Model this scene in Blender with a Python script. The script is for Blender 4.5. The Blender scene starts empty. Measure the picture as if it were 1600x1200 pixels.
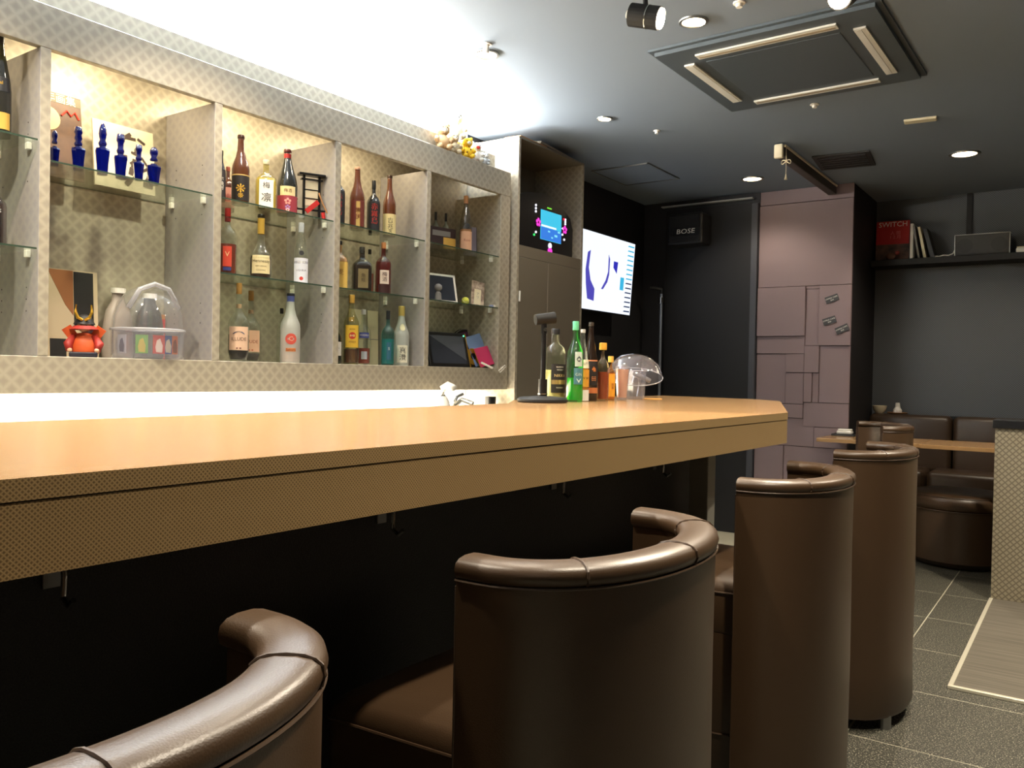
import bpy, bmesh, math, random
from mathutils import Vector, Matrix
random.seed(4)
PI = math.pi
S = bpy.context.scene
COL = S.collection

# ------------------------------------------------------------------ camera
cam_d = bpy.data.cameras.new('camera'); cam = bpy.data.objects.new('camera', cam_d); COL.objects.link(cam)
cam_d.sensor_width = 36.0; cam_d.lens = 29.14; cam_d.clip_start = 0.02
R_ = ((0.8194576, 0.02317362, -0.57267114), (0.57282497, 0.0, 0.81967772), (0.0189949, -0.99973146, -0.01327443))
cam.matrix_world = Matrix(((R_[0][0], -R_[0][1], -R_[0][2], 0), (R_[1][0], -R_[1][1], -R_[1][2], 0), (R_[2][0], -R_[2][1], -R_[2][2], 1.28), (0, 0, 0, 1)))
S.camera = cam

# ------------------------------------------------------------------ world, exposure
w = bpy.data.worlds.new('world'); S.world = w; w.use_nodes = True
w.node_tree.nodes['Background'].inputs[0].default_value = (.6, .7, 1, 1); w.node_tree.nodes['Background'].inputs[1].default_value = .05
vs = S.view_settings
vs.view_transform = 'Standard'; vs.look = 'None'; vs.gamma = 1.0; vs.exposure = 1.7
try: vs.use_curve_mapping = False
except Exception: pass

def light(name, kind, loc, energy, color=(1, .85, .65), aim=None, **kw):
    d = bpy.data.lights.new(name, kind); d.energy = energy; d.color = color
    for k, v in kw.items(): setattr(d, k, v)
    o = bpy.data.objects.new(name, d); COL.objects.link(o); o.location = loc
    if aim is not None:
        o.rotation_euler = (Vector(aim) - Vector(loc)).to_track_quat('-Z', 'Y').to_euler()
    return o
def strip(name, p0, p1, wid, energy, color, d):
    p0 = Vector(p0); p1 = Vector(p1); L = (p1 - p0).length
    l = bpy.data.lights.new(name, 'AREA'); l.shape = 'RECTANGLE'; l.size = L; l.size_y = wid; l.energy = energy; l.color = color
    o = bpy.data.objects.new(name, l); COL.objects.link(o)
    x = (p1 - p0).normalized(); z = -Vector(d).normalized(); y = z.cross(x)
    m = Matrix((x, y, z)).transposed().to_4x4(); m.translation = (p0 + p1) / 2; o.matrix_world = m
    return o
WARM = (1, .87, .68); SOFT = (1, .94, .84); COOL = (.75, .85, 1)
# cove above the back shelf, strip under it, lamps behind its header
strip('cove_light', (-3.13, -.9, 2.575), (-3.13, 3.95, 2.575), .06, 190, (1, .95, .86), (.35, 0, 1))
strip('counter_strip_light', (-3.10, -.6, 1.172), (-3.10, 4.02, 1.172), .06, 36, (1, .93, .80), (-.35, 0, -1))
for y0, y1, e in ((.85, 1.2, .7), (1.50, 1.80, 1.9), (2.12, 2.50, 1.8), (2.76, 3.02, 1.0), (3.1, 3.3, .3)):
    strip('shelf_lamp_light', (-2.985, y0, 2.425), (-2.985, y1, 2.425), .03, e * .8, (1, .84, .56), (-.55, 0, -1))
# ceiling downlights (six have fixtures further down; the rest unseen, some added for their light)
DL = [(-2.37, 3.13, 8), (-1.411, 3.308, 8), (-2.37, 4.287, 7), (-2.13, 6.158, 9), (-.718, 6.176, 22), (.33, 4.45, 95), (-1.411, 1.9, 22), (-1.411, .6, 34), (-.24, 1.45, 54), (-.24, 2.75, 34), (.3, 3.6, 12), (-2.37, 1.97, 24), (-2.37, .82, 42), (-2.37, -.3, 24)]
for x, y, e in DL:
    light('downlight_light', 'SPOT', (x, y, 2.765), e, WARM, (x, y, 0), spot_size=2.3, spot_blend=.6, shadow_soft_size=.04)
light('track_spot_light', 'SPOT', (-1.31, 2.815, 2.59), 30, WARM, (1.2, 2.6, .8), spot_size=1.0, spot_blend=.5, shadow_soft_size=.03)
light('track_spot_light', 'SPOT', (-.74, 2.97, 2.57), 60, WARM, (-.75, .9, .6), spot_size=1.1, spot_blend=.5, shadow_soft_size=.03)
# dim fill added behind the camera for the unseen rest of the room
light('room_fill', 'AREA', (.7, -1.4, 2.7), 1.2, SOFT, (.7, -1.4, 0), size=1.2)

# ------------------------------------------------------------------ helpers
def lin(c):
    return tuple((v / 255 / 12.92 if v / 255 <= .04045 else ((v / 255 + .055) / 1.055) ** 2.4) for v in c) + (1,)
MATS = {}
def mat(name, rgb, rough=.5, metal=0, alpha=1, emit=None, es=1, bump=None, spec=.5, coat=0, noise=None):
    if name in MATS: return MATS[name]
    m = bpy.data.materials.new(name); m.use_nodes = True; nt = m.node_tree; b = nt.nodes['Principled BSDF']
    b.inputs['Base Color'].default_value = lin(rgb); b.inputs['Roughness'].default_value = rough
    b.inputs['Metallic'].default_value = metal; b.inputs['Alpha'].default_value = alpha
    b.inputs['Specular IOR Level'].default_value = spec; b.inputs['Coat Weight'].default_value = coat
    if emit: b.inputs['Emission Color'].default_value = lin(emit); b.inputs['Emission Strength'].default_value = es
    if bump or noise:
        tc = nt.nodes.new('ShaderNodeTexCoord')
    if noise:   # (scale, second colour)
        n = nt.nodes.new('ShaderNodeTexNoise'); n.inputs['Scale'].default_value = noise[0]; n.inputs['Detail'].default_value = 4
        r = nt.nodes.new('ShaderNodeValToRGB'); r.color_ramp.elements[0].color = lin(rgb); r.color_ramp.elements[1].color = lin(noise[1])
        r.color_ramp.elements[0].position = .35; r.color_ramp.elements[1].position = .65
        nt.links.new(tc.outputs['Object'], n.inputs['Vector']); nt.links.new(n.outputs['Fac'], r.inputs[0]); nt.links.new(r.outputs[0], b.inputs['Base Color'])
    if bump:    # (kind, scale, strength, distance)
        if bump[0] == 'vor': n = nt.nodes.new('ShaderNodeTexVoronoi')
        else: n = nt.nodes.new('ShaderNodeTexNoise')
        n.inputs['Scale'].default_value = bump[1]
        bp = nt.nodes.new('ShaderNodeBump'); bp.inputs['Strength'].default_value = bump[2]; bp.inputs['Distance'].default_value = bump[3]
        nt.links.new(tc.outputs['Object'], n.inputs['Vector']); nt.links.new(n.outputs[0], bp.inputs['Height']); nt.links.new(bp.outputs[0], b.inputs['Normal'])
    MATS[name] = m; return m
def mth(nt, op, a, b=None):
    n = nt.nodes.new('ShaderNodeMath'); n.operation = op
    for i, v in enumerate((a, b)):
        if v is None: continue
        if isinstance(v, (int, float)): n.inputs[i].default_value = v
        else: nt.links.new(v, n.inputs[i])
    return n.outputs[0]
def lattice(name, dark, linec, period, flat=False, rough=.4, metal=0, contrast=1., power=3., bump=.25, vary=0):
    """woven wallpaper: diamond lattice of pale threads over darker dots"""
    m = bpy.data.materials.new(name); m.use_nodes = True; nt = m.node_tree; p = nt.nodes['Principled BSDF']
    g = nt.nodes.new('ShaderNodeNewGeometry'); s = nt.nodes.new('ShaderNodeSeparateXYZ'); nt.links.new(g.outputs['Position'], s.inputs[0])
    if flat: a, b = s.outputs[0], s.outputs[1]
    else: a, b = mth(nt, 'ADD', s.outputs[0], s.outputs[1]), s.outputs[2]
    u = mth(nt, 'MULTIPLY', mth(nt, 'ADD', a, b), PI / period); v = mth(nt, 'MULTIPLY', mth(nt, 'SUBTRACT', a, b), PI / period)
    l = mth(nt, 'MAXIMUM', mth(nt, 'ABSOLUTE', mth(nt, 'SINE', u)), mth(nt, 'ABSOLUTE', mth(nt, 'SINE', v)))
    l = mth(nt, 'POWER', l, power)
    f = mth(nt, 'MULTIPLY', l, contrast)
    if vary:
        n = nt.nodes.new('ShaderNodeTexNoise'); n.inputs['Scale'].default_value = 1.6; n.inputs['Detail'].default_value = 3
        nt.links.new(g.outputs['Position'], n.inputs['Vector'])
        f = mth(nt, 'MULTIPLY', f, mth(nt, 'ADD', mth(nt, 'MULTIPLY', n.outputs[0], 1.6 * vary), 1 - .8 * vary))
    mx = nt.nodes.new('ShaderNodeMix'); mx.data_type = 'RGBA'
    nt.links.new(f, mx.inputs[0]); mx.inputs[6].default_value = lin(dark); mx.inputs[7].default_value = lin(linec)
    nt.links.new(mx.outputs[2], p.inputs['Base Color']); p.inputs['Roughness'].default_value = rough; p.inputs['Metallic'].default_value = metal
    bp = nt.nodes.new('ShaderNodeBump'); bp.inputs['Strength'].default_value = bump; bp.inputs['Distance'].default_value = period * .04
    nt.links.new(l, bp.inputs['Height']); nt.links.new(bp.outputs[0], p.inputs['Normal'])
    return m
def glass(name, tint, rough=.03, dif=0., difc=(255, 255, 255), refl=1.):
    """thin clear wall: tinted transparency with a fresnel reflection"""
    if name in MATS: return MATS[name]
    m = bpy.data.materials.new(name); m.use_nodes = True; nt = m.node_tree; nt.nodes.clear()
    o = nt.nodes.new('ShaderNodeOutputMaterial'); t = nt.nodes.new('ShaderNodeBsdfTransparent'); t.inputs[0].default_value = lin(tint)
    gl = nt.nodes.new('ShaderNodeBsdfGlossy'); gl.inputs['Roughness'].default_value = rough; gl.inputs[0].default_value = (1, 1, 1, 1)
    fr = nt.nodes.new('ShaderNodeLayerWeight'); fr.inputs[0].default_value = .5
    base = t.outputs[0]
    if dif:
        d = nt.nodes.new('ShaderNodeBsdfDiffuse'); d.inputs[0].default_value = lin(difc)
        mm = nt.nodes.new('ShaderNodeMixShader'); mm.inputs[0].default_value = dif
        nt.links.new(t.outputs[0], mm.inputs[1]); nt.links.new(d.outputs[0], mm.inputs[2]); base = mm.outputs[0]
    mx = nt.nodes.new('ShaderNodeMixShader'); nt.links.new(mth(nt, 'MINIMUM', mth(nt, 'ADD', mth(nt, 'MULTIPLY', mth(nt, 'POWER', fr.outputs[1], 3.5), .75 * refl), .045 * refl), 1.), mx.inputs[0])
    nt.links.new(base, mx.inputs[1]); nt.links.new(gl.outputs[0], mx.inputs[2]); nt.links.new(mx.outputs[0], o.inputs[0])
    MATS[name] = m; return m

def obj(name, bm, m, parent=None, loc=(0, 0, 0), rot=(0, 0, 0), smooth=False, angle=None):
    me = bpy.data.meshes.new(name)
    if isinstance(bm, tuple): me.from_pydata(bm[0], [], bm[1])
    else:
        bmesh.ops.recalc_face_normals(bm, faces=bm.faces); bm.to_mesh(me); bm.free()
    if m is not None:
        for x in (m if isinstance(m, (list, tuple)) else [m]): me.materials.append(x)
    if smooth:
        me.shade_smooth()
        if angle: me.set_sharp_from_angle(angle=angle)
    o = bpy.data.objects.new(name, me); COL.objects.link(o); o.parent = parent; o.location = loc; o.rotation_euler = rot
    return o
def tag(o, label, cat, group=None, kind=None):
    if label: o['label'] = label
    if cat: o['category'] = cat
    if group: o['group'] = group
    if kind: o['kind'] = kind
    return o
def struct(name, bm, m, **k):
    o = obj(name, bm, m, **k); o['kind'] = 'structure'; return o
def thing(name, label, cat, loc=(0, 0, 0), rz=0, group=None, rot=None):
    o = bpy.data.objects.new(name, None); COL.objects.link(o); o.location = loc; o.rotation_euler = rot or (0, 0, rz); o.empty_display_size = .05
    return tag(o, label, cat, group)
def dup(root, loc, rz, label, group=None):
    r = root.copy(); COL.objects.link(r); r.location = loc; r.rotation_euler = (0, 0, rz); r['label'] = label
    if group: r['group'] = group
    for ch in root.children:
        c = ch.copy(); COL.objects.link(c); c.parent = r
        for g in ch.children:
            d = g.copy(); COL.objects.link(d); d.parent = c
    return r
def NB(): return bmesh.new()
def box(bm, lo, hi, bev=0, seg=2, mi=0):
    r = bmesh.ops.create_cube(bm, size=1); vs_ = r['verts']
    c = [(a + b) / 2 for a, b in zip(lo, hi)]; s = [abs(b - a) for a, b in zip(lo, hi)]
    for v in vs_: v.co = Vector((v.co[i] * s[i] + c[i] for i in range(3)))
    fs = list({f for v in vs_ for f in v.link_faces})
    for f in fs: f.material_index = mi
    if bev:
        es = list({e for v in vs_ for e in v.link_edges})
        bmesh.ops.bevel(bm, geom=es, offset=bev, segments=seg, affect='EDGES', profile=.5)
    return bm
def BX(lo, hi, bev=0, seg=2): return box(NB(), lo, hi, bev, seg)
def lathe(prof, seg=24, rad=None, bm=None, off=(0, 0, 0)):
    """prof = [(r, z)]; rad(theta) scales the radius"""
    bm = bm or NB(); rings = []
    for r, z in prof:
        if r < 1e-6: rings.append([bm.verts.new((off[0], off[1], z + off[2]))]); continue
        ring = []
        for i in range(seg):
            t = 2 * PI * i / seg; k = r * (rad(t) if rad else 1)
            ring.append(bm.verts.new((off[0] + k * math.cos(t), off[1] + k * math.sin(t), z + off[2])))
        rings.append(ring)
    for a, b in zip(rings, rings[1:]):
        for i in range(seg):
            j = (i + 1) % seg
            if len(a) == 1 and len(b) == 1: continue
            if len(a) == 1: bm.faces.new((a[0], b[i], b[j]))
            elif len(b) == 1: bm.faces.new((a[i], a[j], b[0]))
            else: bm.faces.new((a[i], a[j], b[j], b[i]))
    return bm
def cyl(p0, p1, r, seg=16, bm=None, r2=None):
    bm = bm or NB(); p0 = Vector(p0); p1 = Vector(p1); d = p1 - p0
    m = Matrix.Translation((p0 + p1) / 2) @ d.to_track_quat('Z', 'Y').to_matrix().to_4x4()
    bmesh.ops.create_cone(bm, cap_ends=True, segments=seg, radius1=r, radius2=r if r2 is None else r2, depth=d.length, matrix=m)
    return bm
def tube(pts, r, seg=8, bm=None, closed=False):
    bm = bm or NB(); pts = [Vector(p) for p in pts]; n = len(pts); rings = []
    for i, p in enumerate(pts):
        a = pts[i - 1] if (i or closed) else p; b = pts[(i + 1) % n] if (i < n - 1 or closed) else p
        t = (b - a).normalized(); u = t.cross(Vector((0, 0, 1)))
        if u.length < .05: u = t.cross(Vector((1, 0, 0)))
        u.normalize(); v = t.cross(u); rr = r[i] if isinstance(r, list) else r
        rings.append([bm.verts.new(p + (u * math.cos(2 * PI * k / seg) + v * math.sin(2 * PI * k / seg)) * rr) for k in range(seg)])
    for i in range(n if closed else n - 1):
        a, b = rings[i], rings[(i + 1) % n]
        for k in range(seg): bm.faces.new((a[k], a[(k + 1) % seg], b[(k + 1) % seg], b[k]))
    if not closed: bm.faces.new(rings[0]); bm.faces.new(rings[-1])
    return bm
def ball(c, r, bm=None, sc=(1, 1, 1), sub=2):
    bm = bm or NB(); m = Matrix.Translation(c) @ Matrix.Diagonal((r * sc[0], r * sc[1], r * sc[2], 1))
    bmesh.ops.create_icosphere(bm, subdivisions=sub, radius=1, matrix=m); return bm
def prism(poly, z0, z1, bm=None, mi=None):
    bm = bm or NB(); a = [bm.verts.new((x, y, z0)) for x, y in poly]; b = [bm.verts.new((x, y, z1)) for x, y in poly]; n = len(poly)
    bm.faces.new(a[::-1]); bm.faces.new(b)
    for i in range(n): bm.faces.new((a[i], a[(i + 1) % n], b[(i + 1) % n], b[i]))
    return bm
_tc = {}
def textmesh(s, size, sx=1.):
    key = (s, size, sx)
    if key in _tc: return _tc[key]
    c = bpy.data.curves.new('t', 'FONT'); c.body = s; c.size = size; c.align_x = 'CENTER'; c.align_y = 'CENTER'; c.resolution_u = 2
    o = bpy.data.objects.new('t', c); COL.objects.link(o)
    dg = bpy.context.evaluated_depsgraph_get(); me = bpy.data.meshes.new_from_object(o.evaluated_get(dg))
    vs_ = [(v.co.x * sx, v.co.y) for v in me.vertices]; fs = [tuple(p.vertices) for p in me.polygons]
    bpy.data.objects.remove(o); bpy.data.curves.remove(c); bpy.data.meshes.remove(me)
    _tc[key] = (vs_, fs); return vs_, fs
def ink(s, size, org, right, up, m, parent, name='lettering', sx=1.):
    v, f = textmesh(s, size, sx); org = Vector(org); right = Vector(right).normalized(); up = Vector(up).normalized()
    return obj(name, ([tuple(org + right * a + up * b) for a, b in v], f), m, parent)
def plate(org, right, up, wid, hei, th, bm=None, mi=0):
    """a thin box centred at org, normal = right x up"""
    bm = bm or NB(); r = bmesh.ops.create_cube(bm, size=1); R = Vector(right).normalized(); U = Vector(up).normalized(); N = R.cross(U)
    for v in r['verts']: v.co = Vector(org) + R * v.co.x * wid + U * v.co.y * hei + N * v.co.z * th
    for f in {f for v in r['verts'] for f in v.link_faces}: f.material_index = mi
    return bm

# ------------------------------------------------------------------ materials
M = dict(
 shelfpaper=lattice('silver_beige_lattice_wallpaper', (162, 153, 137), (194, 186, 166), .052, rough=.42, metal=.1, contrast=.5, power=4, bump=.06, vary=.9),
 liner=lattice('lilac_grey_liner', (150, 146, 146), (166, 160, 154), .052, rough=.42, contrast=.5, power=3, bump=.04, vary=.9),
 fascia=lattice('bronze_lattice_laminate', (112, 90, 60), (186, 156, 108), .0056, rough=.36, metal=.2, contrast=.8, power=3),
 top=lattice('tan_lattice_laminate', (150, 114, 74), (172, 136, 92), .0056, flat=True, rough=.22, contrast=.8, bump=.08),
 charpaper=lattice('charcoal_lattice_wallpaper', (54, 58, 64), (106, 110, 114), .017, rough=.5, contrast=.8, power=4, bump=.2),
 beigepaper=lattice('beige_lattice_wallpaper', (146, 137, 115), (88, 79, 64), .034, rough=.5, contrast=.85, power=9, bump=.2),
 taupe=mat('taupe_cabinet_laminate', (120, 112, 98), .45, bump=('n', 400, .1, .001)),
 ceil=mat('dark_grey_ceiling_paint', (122, 134, 148), .75),
 black=mat('black_wall_paint', (30, 30, 33), .6),
 kick=mat('black_textured_panel', (24, 24, 25), .5, bump=('n', 260, .6, .002), noise=(420, (44, 43, 40))),
 mauve=mat('mauve_painted_board', (138, 119, 123), .6, bump=('n', 500, .15, .0006)),
 slot=mat('pale_grey_slot', (206, 206, 200), .5),
 white=mat('white_plaster', (232, 226, 212), .7),
 leather=mat('dark_brown_leather', (68, 50, 33), .38, bump=('vor', 480, .16, .0008), spec=.55),
 leatherb=mat('brown_bench_leather', (62, 47, 34), .38, bump=('n', 160, .2, .001)),
 seam=mat('brown_leather_piping', (70, 52, 36), .45),
 chrome=mat('brushed_steel', (190, 190, 185), .22, 1),
 steel=mat('dull_grey_metal', (150, 150, 148), .4, .9),
 blackp=mat('black_plastic', (20, 20, 22), .3), blackm=mat('matt_black', (14, 14, 15), .6),
 whitep=mat('white_plastic', (235, 232, 225), .35), cream=mat('cream_plastic', (228, 216, 186), .45),
 lamp=mat('lamp_glow', (255, 240, 215), .5, emit=(255, 226, 180), es=9), spot=mat('spotlight_glow', (255, 240, 215), .5, emit=(255, 236, 205), es=24),
 gold=mat('gold_foil', (214, 168, 60), .3, .8), ink=mat('black_ink', (22, 20, 20), .6), inkw=mat('white_ink', (235, 232, 222), .5),
 red=mat('red_print', (190, 36, 34), .5), redink=mat('red_ink', (214, 60, 48), .5), grey=mat('grey_print', (120, 118, 116), .6),
 wood=mat('pale_wood', (176, 128, 84), .5), green=mat('green_print', (60, 120, 60), .5),
)
sg = glass('shelf_glass', (238, 244, 238)); sge = mat('green_glass_edge', (58, 74, 62), .15)
clear = glass('clear_glass', (246, 248, 244)); clearp = glass('clear_plastic', (246, 246, 250), .08, .06)

# ================================================================== setting
floor = struct('floor', BX((-3.4, -2.3, -.06), (1.75, 7.65, -.0008)), mat('grout', (178, 174, 154), .8))
tm = bpy.data.materials.new('speckled_grey_tile'); tm.use_nodes = True; nt = tm.node_tree; p = nt.nodes['Principled BSDF']
g = nt.nodes.new('ShaderNodeNewGeometry'); v = nt.nodes.new('ShaderNodeTexNoise'); v.inputs['Scale'].default_value = 190; v.inputs['Detail'].default_value = 2; nt.links.new(g.outputs[0], v.inputs['Vector'])
r = nt.nodes.new('ShaderNodeValToRGB'); r.color_ramp.elements[0].color = lin((48, 48, 43)); r.color_ramp.elements[0].position = .42
r.color_ramp.elements[1].color = lin((196, 192, 170)); r.color_ramp.elements[1].position = .66; e = r.color_ramp.elements.new(.57); e.color = lin((70, 69, 61))
nt.links.new(v.outputs[0], r.inputs[0]); nt.links.new(r.outputs[0], p.inputs['Base Color']); p.inputs['Roughness'].default_value = .45
bm = BX((-.2968, -.2993, -.004), (.2968, .2993, .0), .0006, 1); me0 = None
for i in range(-4, 4):
    for j in range(-2, 10):
        x = -.70 + .6 * i + .3; y = 3.15 + .605 * (j - 3) + .3025
        if x < -1.9 or y > 7.6: continue
        if me0 is None: t = obj('tile', bm, tm, floor); me0 = t.data
        else: t = bpy.data.objects.new('tile', me0); COL.objects.link(t); t.parent = floor
        t.location = (x, y, 0)
ZC = 2.78
struct('ceiling', BX((-3.4, -2.3, ZC), (1.75, 7.65, ZC + .08)), M['ceil'])
struct('wall_left', BX((-3.40, -2.3, 0), (-3.26, 7.65, ZC)), M['black'])
struct('wall_back', BX((-3.26, 6.655, 0), (-2.232, 6.8, ZC)), mat('black_end_wall', (44, 44, 50), .55))
struct('wall_far', BX((-1.52, 7.5, 0), (1.75, 7.65, ZC)), M['charpaper'])
struct('wall_right', BX((1.6, -2.3, 0), (1.75, 7.5, ZC)), mat('dark_wall', (40, 38, 36), .7))
struct('wall_front', BX((-3.26, -2.3, 0), (1.6, -2.18, ZC)), mat('dark_wall', (40, 38, 36), .7))
# white backsplash that the strip light washes
struct('wall_backsplash', BX((-3.259, -1.5, .86), (-3.235, 4.115, 1.18)), M['white'])
# the white upper wall above the shelf unit
struct('wall_upper', BX((-3.259, -2.1, 2.46), (-3.25, 4.11, ZC - .001)), M['white'])
# black door leaf with frame in the end wall
door = struct('door_1', BX((-3.04, 6.632, .0), (-2.29, 6.654, 2.70)), M['black'])
struct('trim_1', BX((-2.285, 6.615, 0), (-2.236, 6.655, 2.69)), mat('dark_grey_frame', (70, 72, 80), .5))
o = tag(obj('ceiling_rail', BX((-3.07, 6.585, 2.725), (-2.27, 6.63, 2.737), .003), mat('pale_rail', (175, 178, 178), .4)), 'thin pale metal rail above the black door left of the mauve pillar', 'rail')
t = thing('microphone_boom_stand', 'slim steel floor stand with a black clip before the black end wall', 'stand', (-3.03, 6.54, 0))
obj('pole', cyl((0, 0, .02), (0, 0, 1.98), .011), mat('pale_steel_pole', (180, 190, 205), .3, .6), t)
obj('clip', tube([(0, 0, 1.98), (0, 0, 2.02), (-.05, -.03, 2.03), (-.08, -.05, 2.03)], .014), M['blackp'], t)
obj('collar', cyl((0, 0, 1.90), (0, 0, 1.95), .02), M['chrome'], t)
obj('base', lathe([(0, 0), (.08, 0), (.08, .015), (.03, .03), (0, .03)], 20), M['blackp'], t)

# mauve pillar of uneven boards
pil = struct('wall_pillar', BX((-2.225, 6.675, 0), (-1.516, 7.49, ZC - .001)), mat('pillar_core', (26, 22, 24), .7))
PP = [(-2.11, -1.43, 2.594, 2.70, 0), (-2.11, -1.43, 1.968, 2.59, .008), (-2.11, -1.752, 1.597, 1.965, .022), (-1.752, -1.655, 1.525, 1.945, .001), (-1.655, -1.43, 1.525, 1.965, .012),
      (-1.752, -1.655, 1.945, 1.965, .006), (-2.11, -1.752, 1.465, 1.595, .010), (-1.752, -1.645, 1.325, 1.523, .014), (-1.643, -1.43, 1.105, 1.522, .002), (-2.11, -1.887, 1.09, 1.462, .004), (-1.886, -1.752, 1.325, 1.463, .016),
      (-1.886, -1.752, 1.09, 1.322, .012), (-1.750, -1.692, 1.105, 1.322, .018), (-1.690, -1.645, 1.105, 1.322, .006), (-2.11, -1.752, .985, 1.087, .016), (-1.750, -1.43, .925, 1.102, .007),
      (-1.668, -1.43, .775, .922, .016), (-2.11, -1.671, .775, .982, .004), (-2.11, -1.89, .45, .772, .014), (-1.888, -1.43, .5, .772, .006), (-1.888, -1.6, .2, .497, .014), (-1.598, -1.43, .0, .497, .004), (-2.11, -1.89, .0, .447, .004), (-1.888, -1.6, 0, .197, .01)]
F = 1.0563
for x0, x1, z0, z1, d in PP:
    zz = lambda z: 0 if z <= 0 else max(0, min(ZC - .002, 1.28 + (z - 1.28) * F))
    obj('panel', BX((x0 * F + .0008, 6.655 - d, zz(z0) + .0008), (x1 * F - .0008, 6.674, zz(z1) - .0008), .001, 1), M['mauve'], pil)
for px, pz, a in ((-1.651, 1.898, .32), (-1.666, 1.730, .30), (-1.571, 1.664, .42)):
    R = Vector((math.cos(a), 0, math.sin(a))); U = Vector((-math.sin(a), 0, math.cos(a)))
    yy = 6.655 - .0155 if pz > 1.6 else 6.63
    c = obj('sticker', plate((px, yy, pz), R, U, .098, .052, .003), mat('dark_card', (62, 62, 66), .5))
    tag(c, {1.898: 'grey name card stuck highest on the mauve pillar', 1.730: 'grey name card stuck left of the other two on the mauve pillar', 1.664: 'grey name card stuck lowest and rightmost on the mauve pillar'}[pz], 'card', 'cards stuck on the pillar')
    ink('LIVING CAFE', .016, Vector((px, yy - .0022, pz)) + U * .007, R, U, M['inkw'], c); ink('BAR', .014, Vector((px, yy - .0022, pz)) - U * .010, R, U, M['inkw'], c)

# ================================================================== back shelf unit
T = .02
su = thing('shelf_unit', 'silver beige patterned wall shelf unit with glass shelves behind the bar', 'shelf unit', (0, 0, 0))
XF, XB = -2.90, -3.25
YS = [-.60, .06, .72, 1.385, 2.058, 2.705, 3.35]     # divider centre lines
sp = M['shelfpaper']
obj('back_panel', BX((XB, -1.2, 1.19), (XB + .012, 4.10, 2.47)), sp, su)
obj('bottom_panel', BX((XB, -1.2, 1.180), (XF, 4.10, 1.307), .002, 1), sp, su)
obj('header', BX((-2.93, -1.2, 2.342), (XF, 4.10, 2.487), .002, 1), sp, su)
obj('header_rim', BX((-2.985, -1.2, 2.487), (-2.96, 4.02, 2.583), .002, 1), sp, su)
obj('top_board', BX((XB + .012, -1.2, 2.468), (-2.93, 4.04, 2.487)), sp, su)
for y in YS:
    d_ = obj('divider', BX((XB + .012, y - .018, 1.307), (XF, y + .018, 2.342), .003, 2), [M['liner'], sp], su)
    for pl in d_.data.polygons: pl.material_index = 1 if abs(pl.normal.x) > .5 else 0
obj('end_panel', BX((XB + .012, 4.0, 1.3075), (XF, 4.10, 2.3415), .002, 1), sp, su)
for i in range(len(YS)):
    y0 = YS[i] + .018; y1 = YS[i + 1] - .018 if i + 1 < len(YS) else 4.0
    hs = (2.027, 1.664) if i < 3 else ((1.966,) if i == 3 else (1.966, 1.662))
    for h in hs:
        s = obj('glass_shelf', BX((XB + .015, y0 + .004, h), (XF - .004, y1 - .004, h + .006)), [sg, sge], su)
        for pl in s.data.polygons:
            if abs(pl.normal.x) > .5: pl.material_index = 1
        for yy in (y0 + .008, y1 - .008):
            for xx in (-2.96, -3.18):
                obj('shelf_pin', BX((xx - .010, yy - .0075, h - .024), (xx + .010, yy + .0075, h), .002, 1), M['whitep'], s)
for y, s in ((1.385, -1), (2.058, -1), (2.705, -1)):
    bm = NB()
    for xx in (-2.98, -3.16):
        for z in (1.46, 1.5, 1.54, 1.9, 2.06, 2.1): cyl((xx, y + s * .0178, z), (xx, y + s * .0186, z), .0025, 8, bm)
    obj('pin_hole', bm, M['ink'], su)
for y0, y1 in ((.85, 1.2), (1.46, 1.86), (2.12, 2.5), (2.76, 3.05)):
    obj('shelf_lamp', BX((-2.975, y0, 2.435), (-2.935, y1, 2.466), .004), M['whitep'], su)
# lower back counter and its things
lc = thing('back_counter', 'low white-topped work counter below the lit shelf unit', 'counter', (0, 0, 0))
obj('worktop', BX((-3.23, -1.5, .82), (-2.75, 4.11, .86), .004), M['white'], lc); obj('cupboard_front', BX((-3.23, -1.5, 0), (-2.78, 4.11, .82)), M['taupe'], lc)
t = thing('soap_dispenser', 'white rounded dispenser on the low counter under the shelf unit', 'dispenser', (-2.82, 3.40, .86))
obj('body', lathe([(0, 0), (.05, 0), (.055, .02), (.05, .2), (.035, .26), (.02, .29), (0, .29)], 20), M['whitep'], t, smooth=True, angle=.7)
obj('spout', tube([(0, 0, .29), (0, 0, .335), (.03, .0, .348), (.075, 0, .335)], [.016, .022, .022, .018]), M['whitep'], t, smooth=True)
t = thing('water_tap', 'grey metal water tap right of the white dispenser', 'tap', (-2.82, 3.50, .86))
obj('stem', cyl((0, 0, 0), (0, 0, .25), .016), M['steel'], t); obj('spout', tube([(0, 0, .24), (.04, .01, .27), (.10, .03, .25)], .014), M['steel'], t); obj('lever', tube([(0, 0, .26), (-.01, .03, .285), (0, .07, .3)], .009), M['steel'], t)
t = thing('cup_holder', 'small black cup just left of the tall cabinet under the shelf', 'cup', (-2.98, 4.04, .86))
obj('cup', lathe([(0, 0), (.03, 0), (.034, .275), (.03, .275), (.027, .02), (0, .02)], 20), M['blackp'], t)
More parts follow.
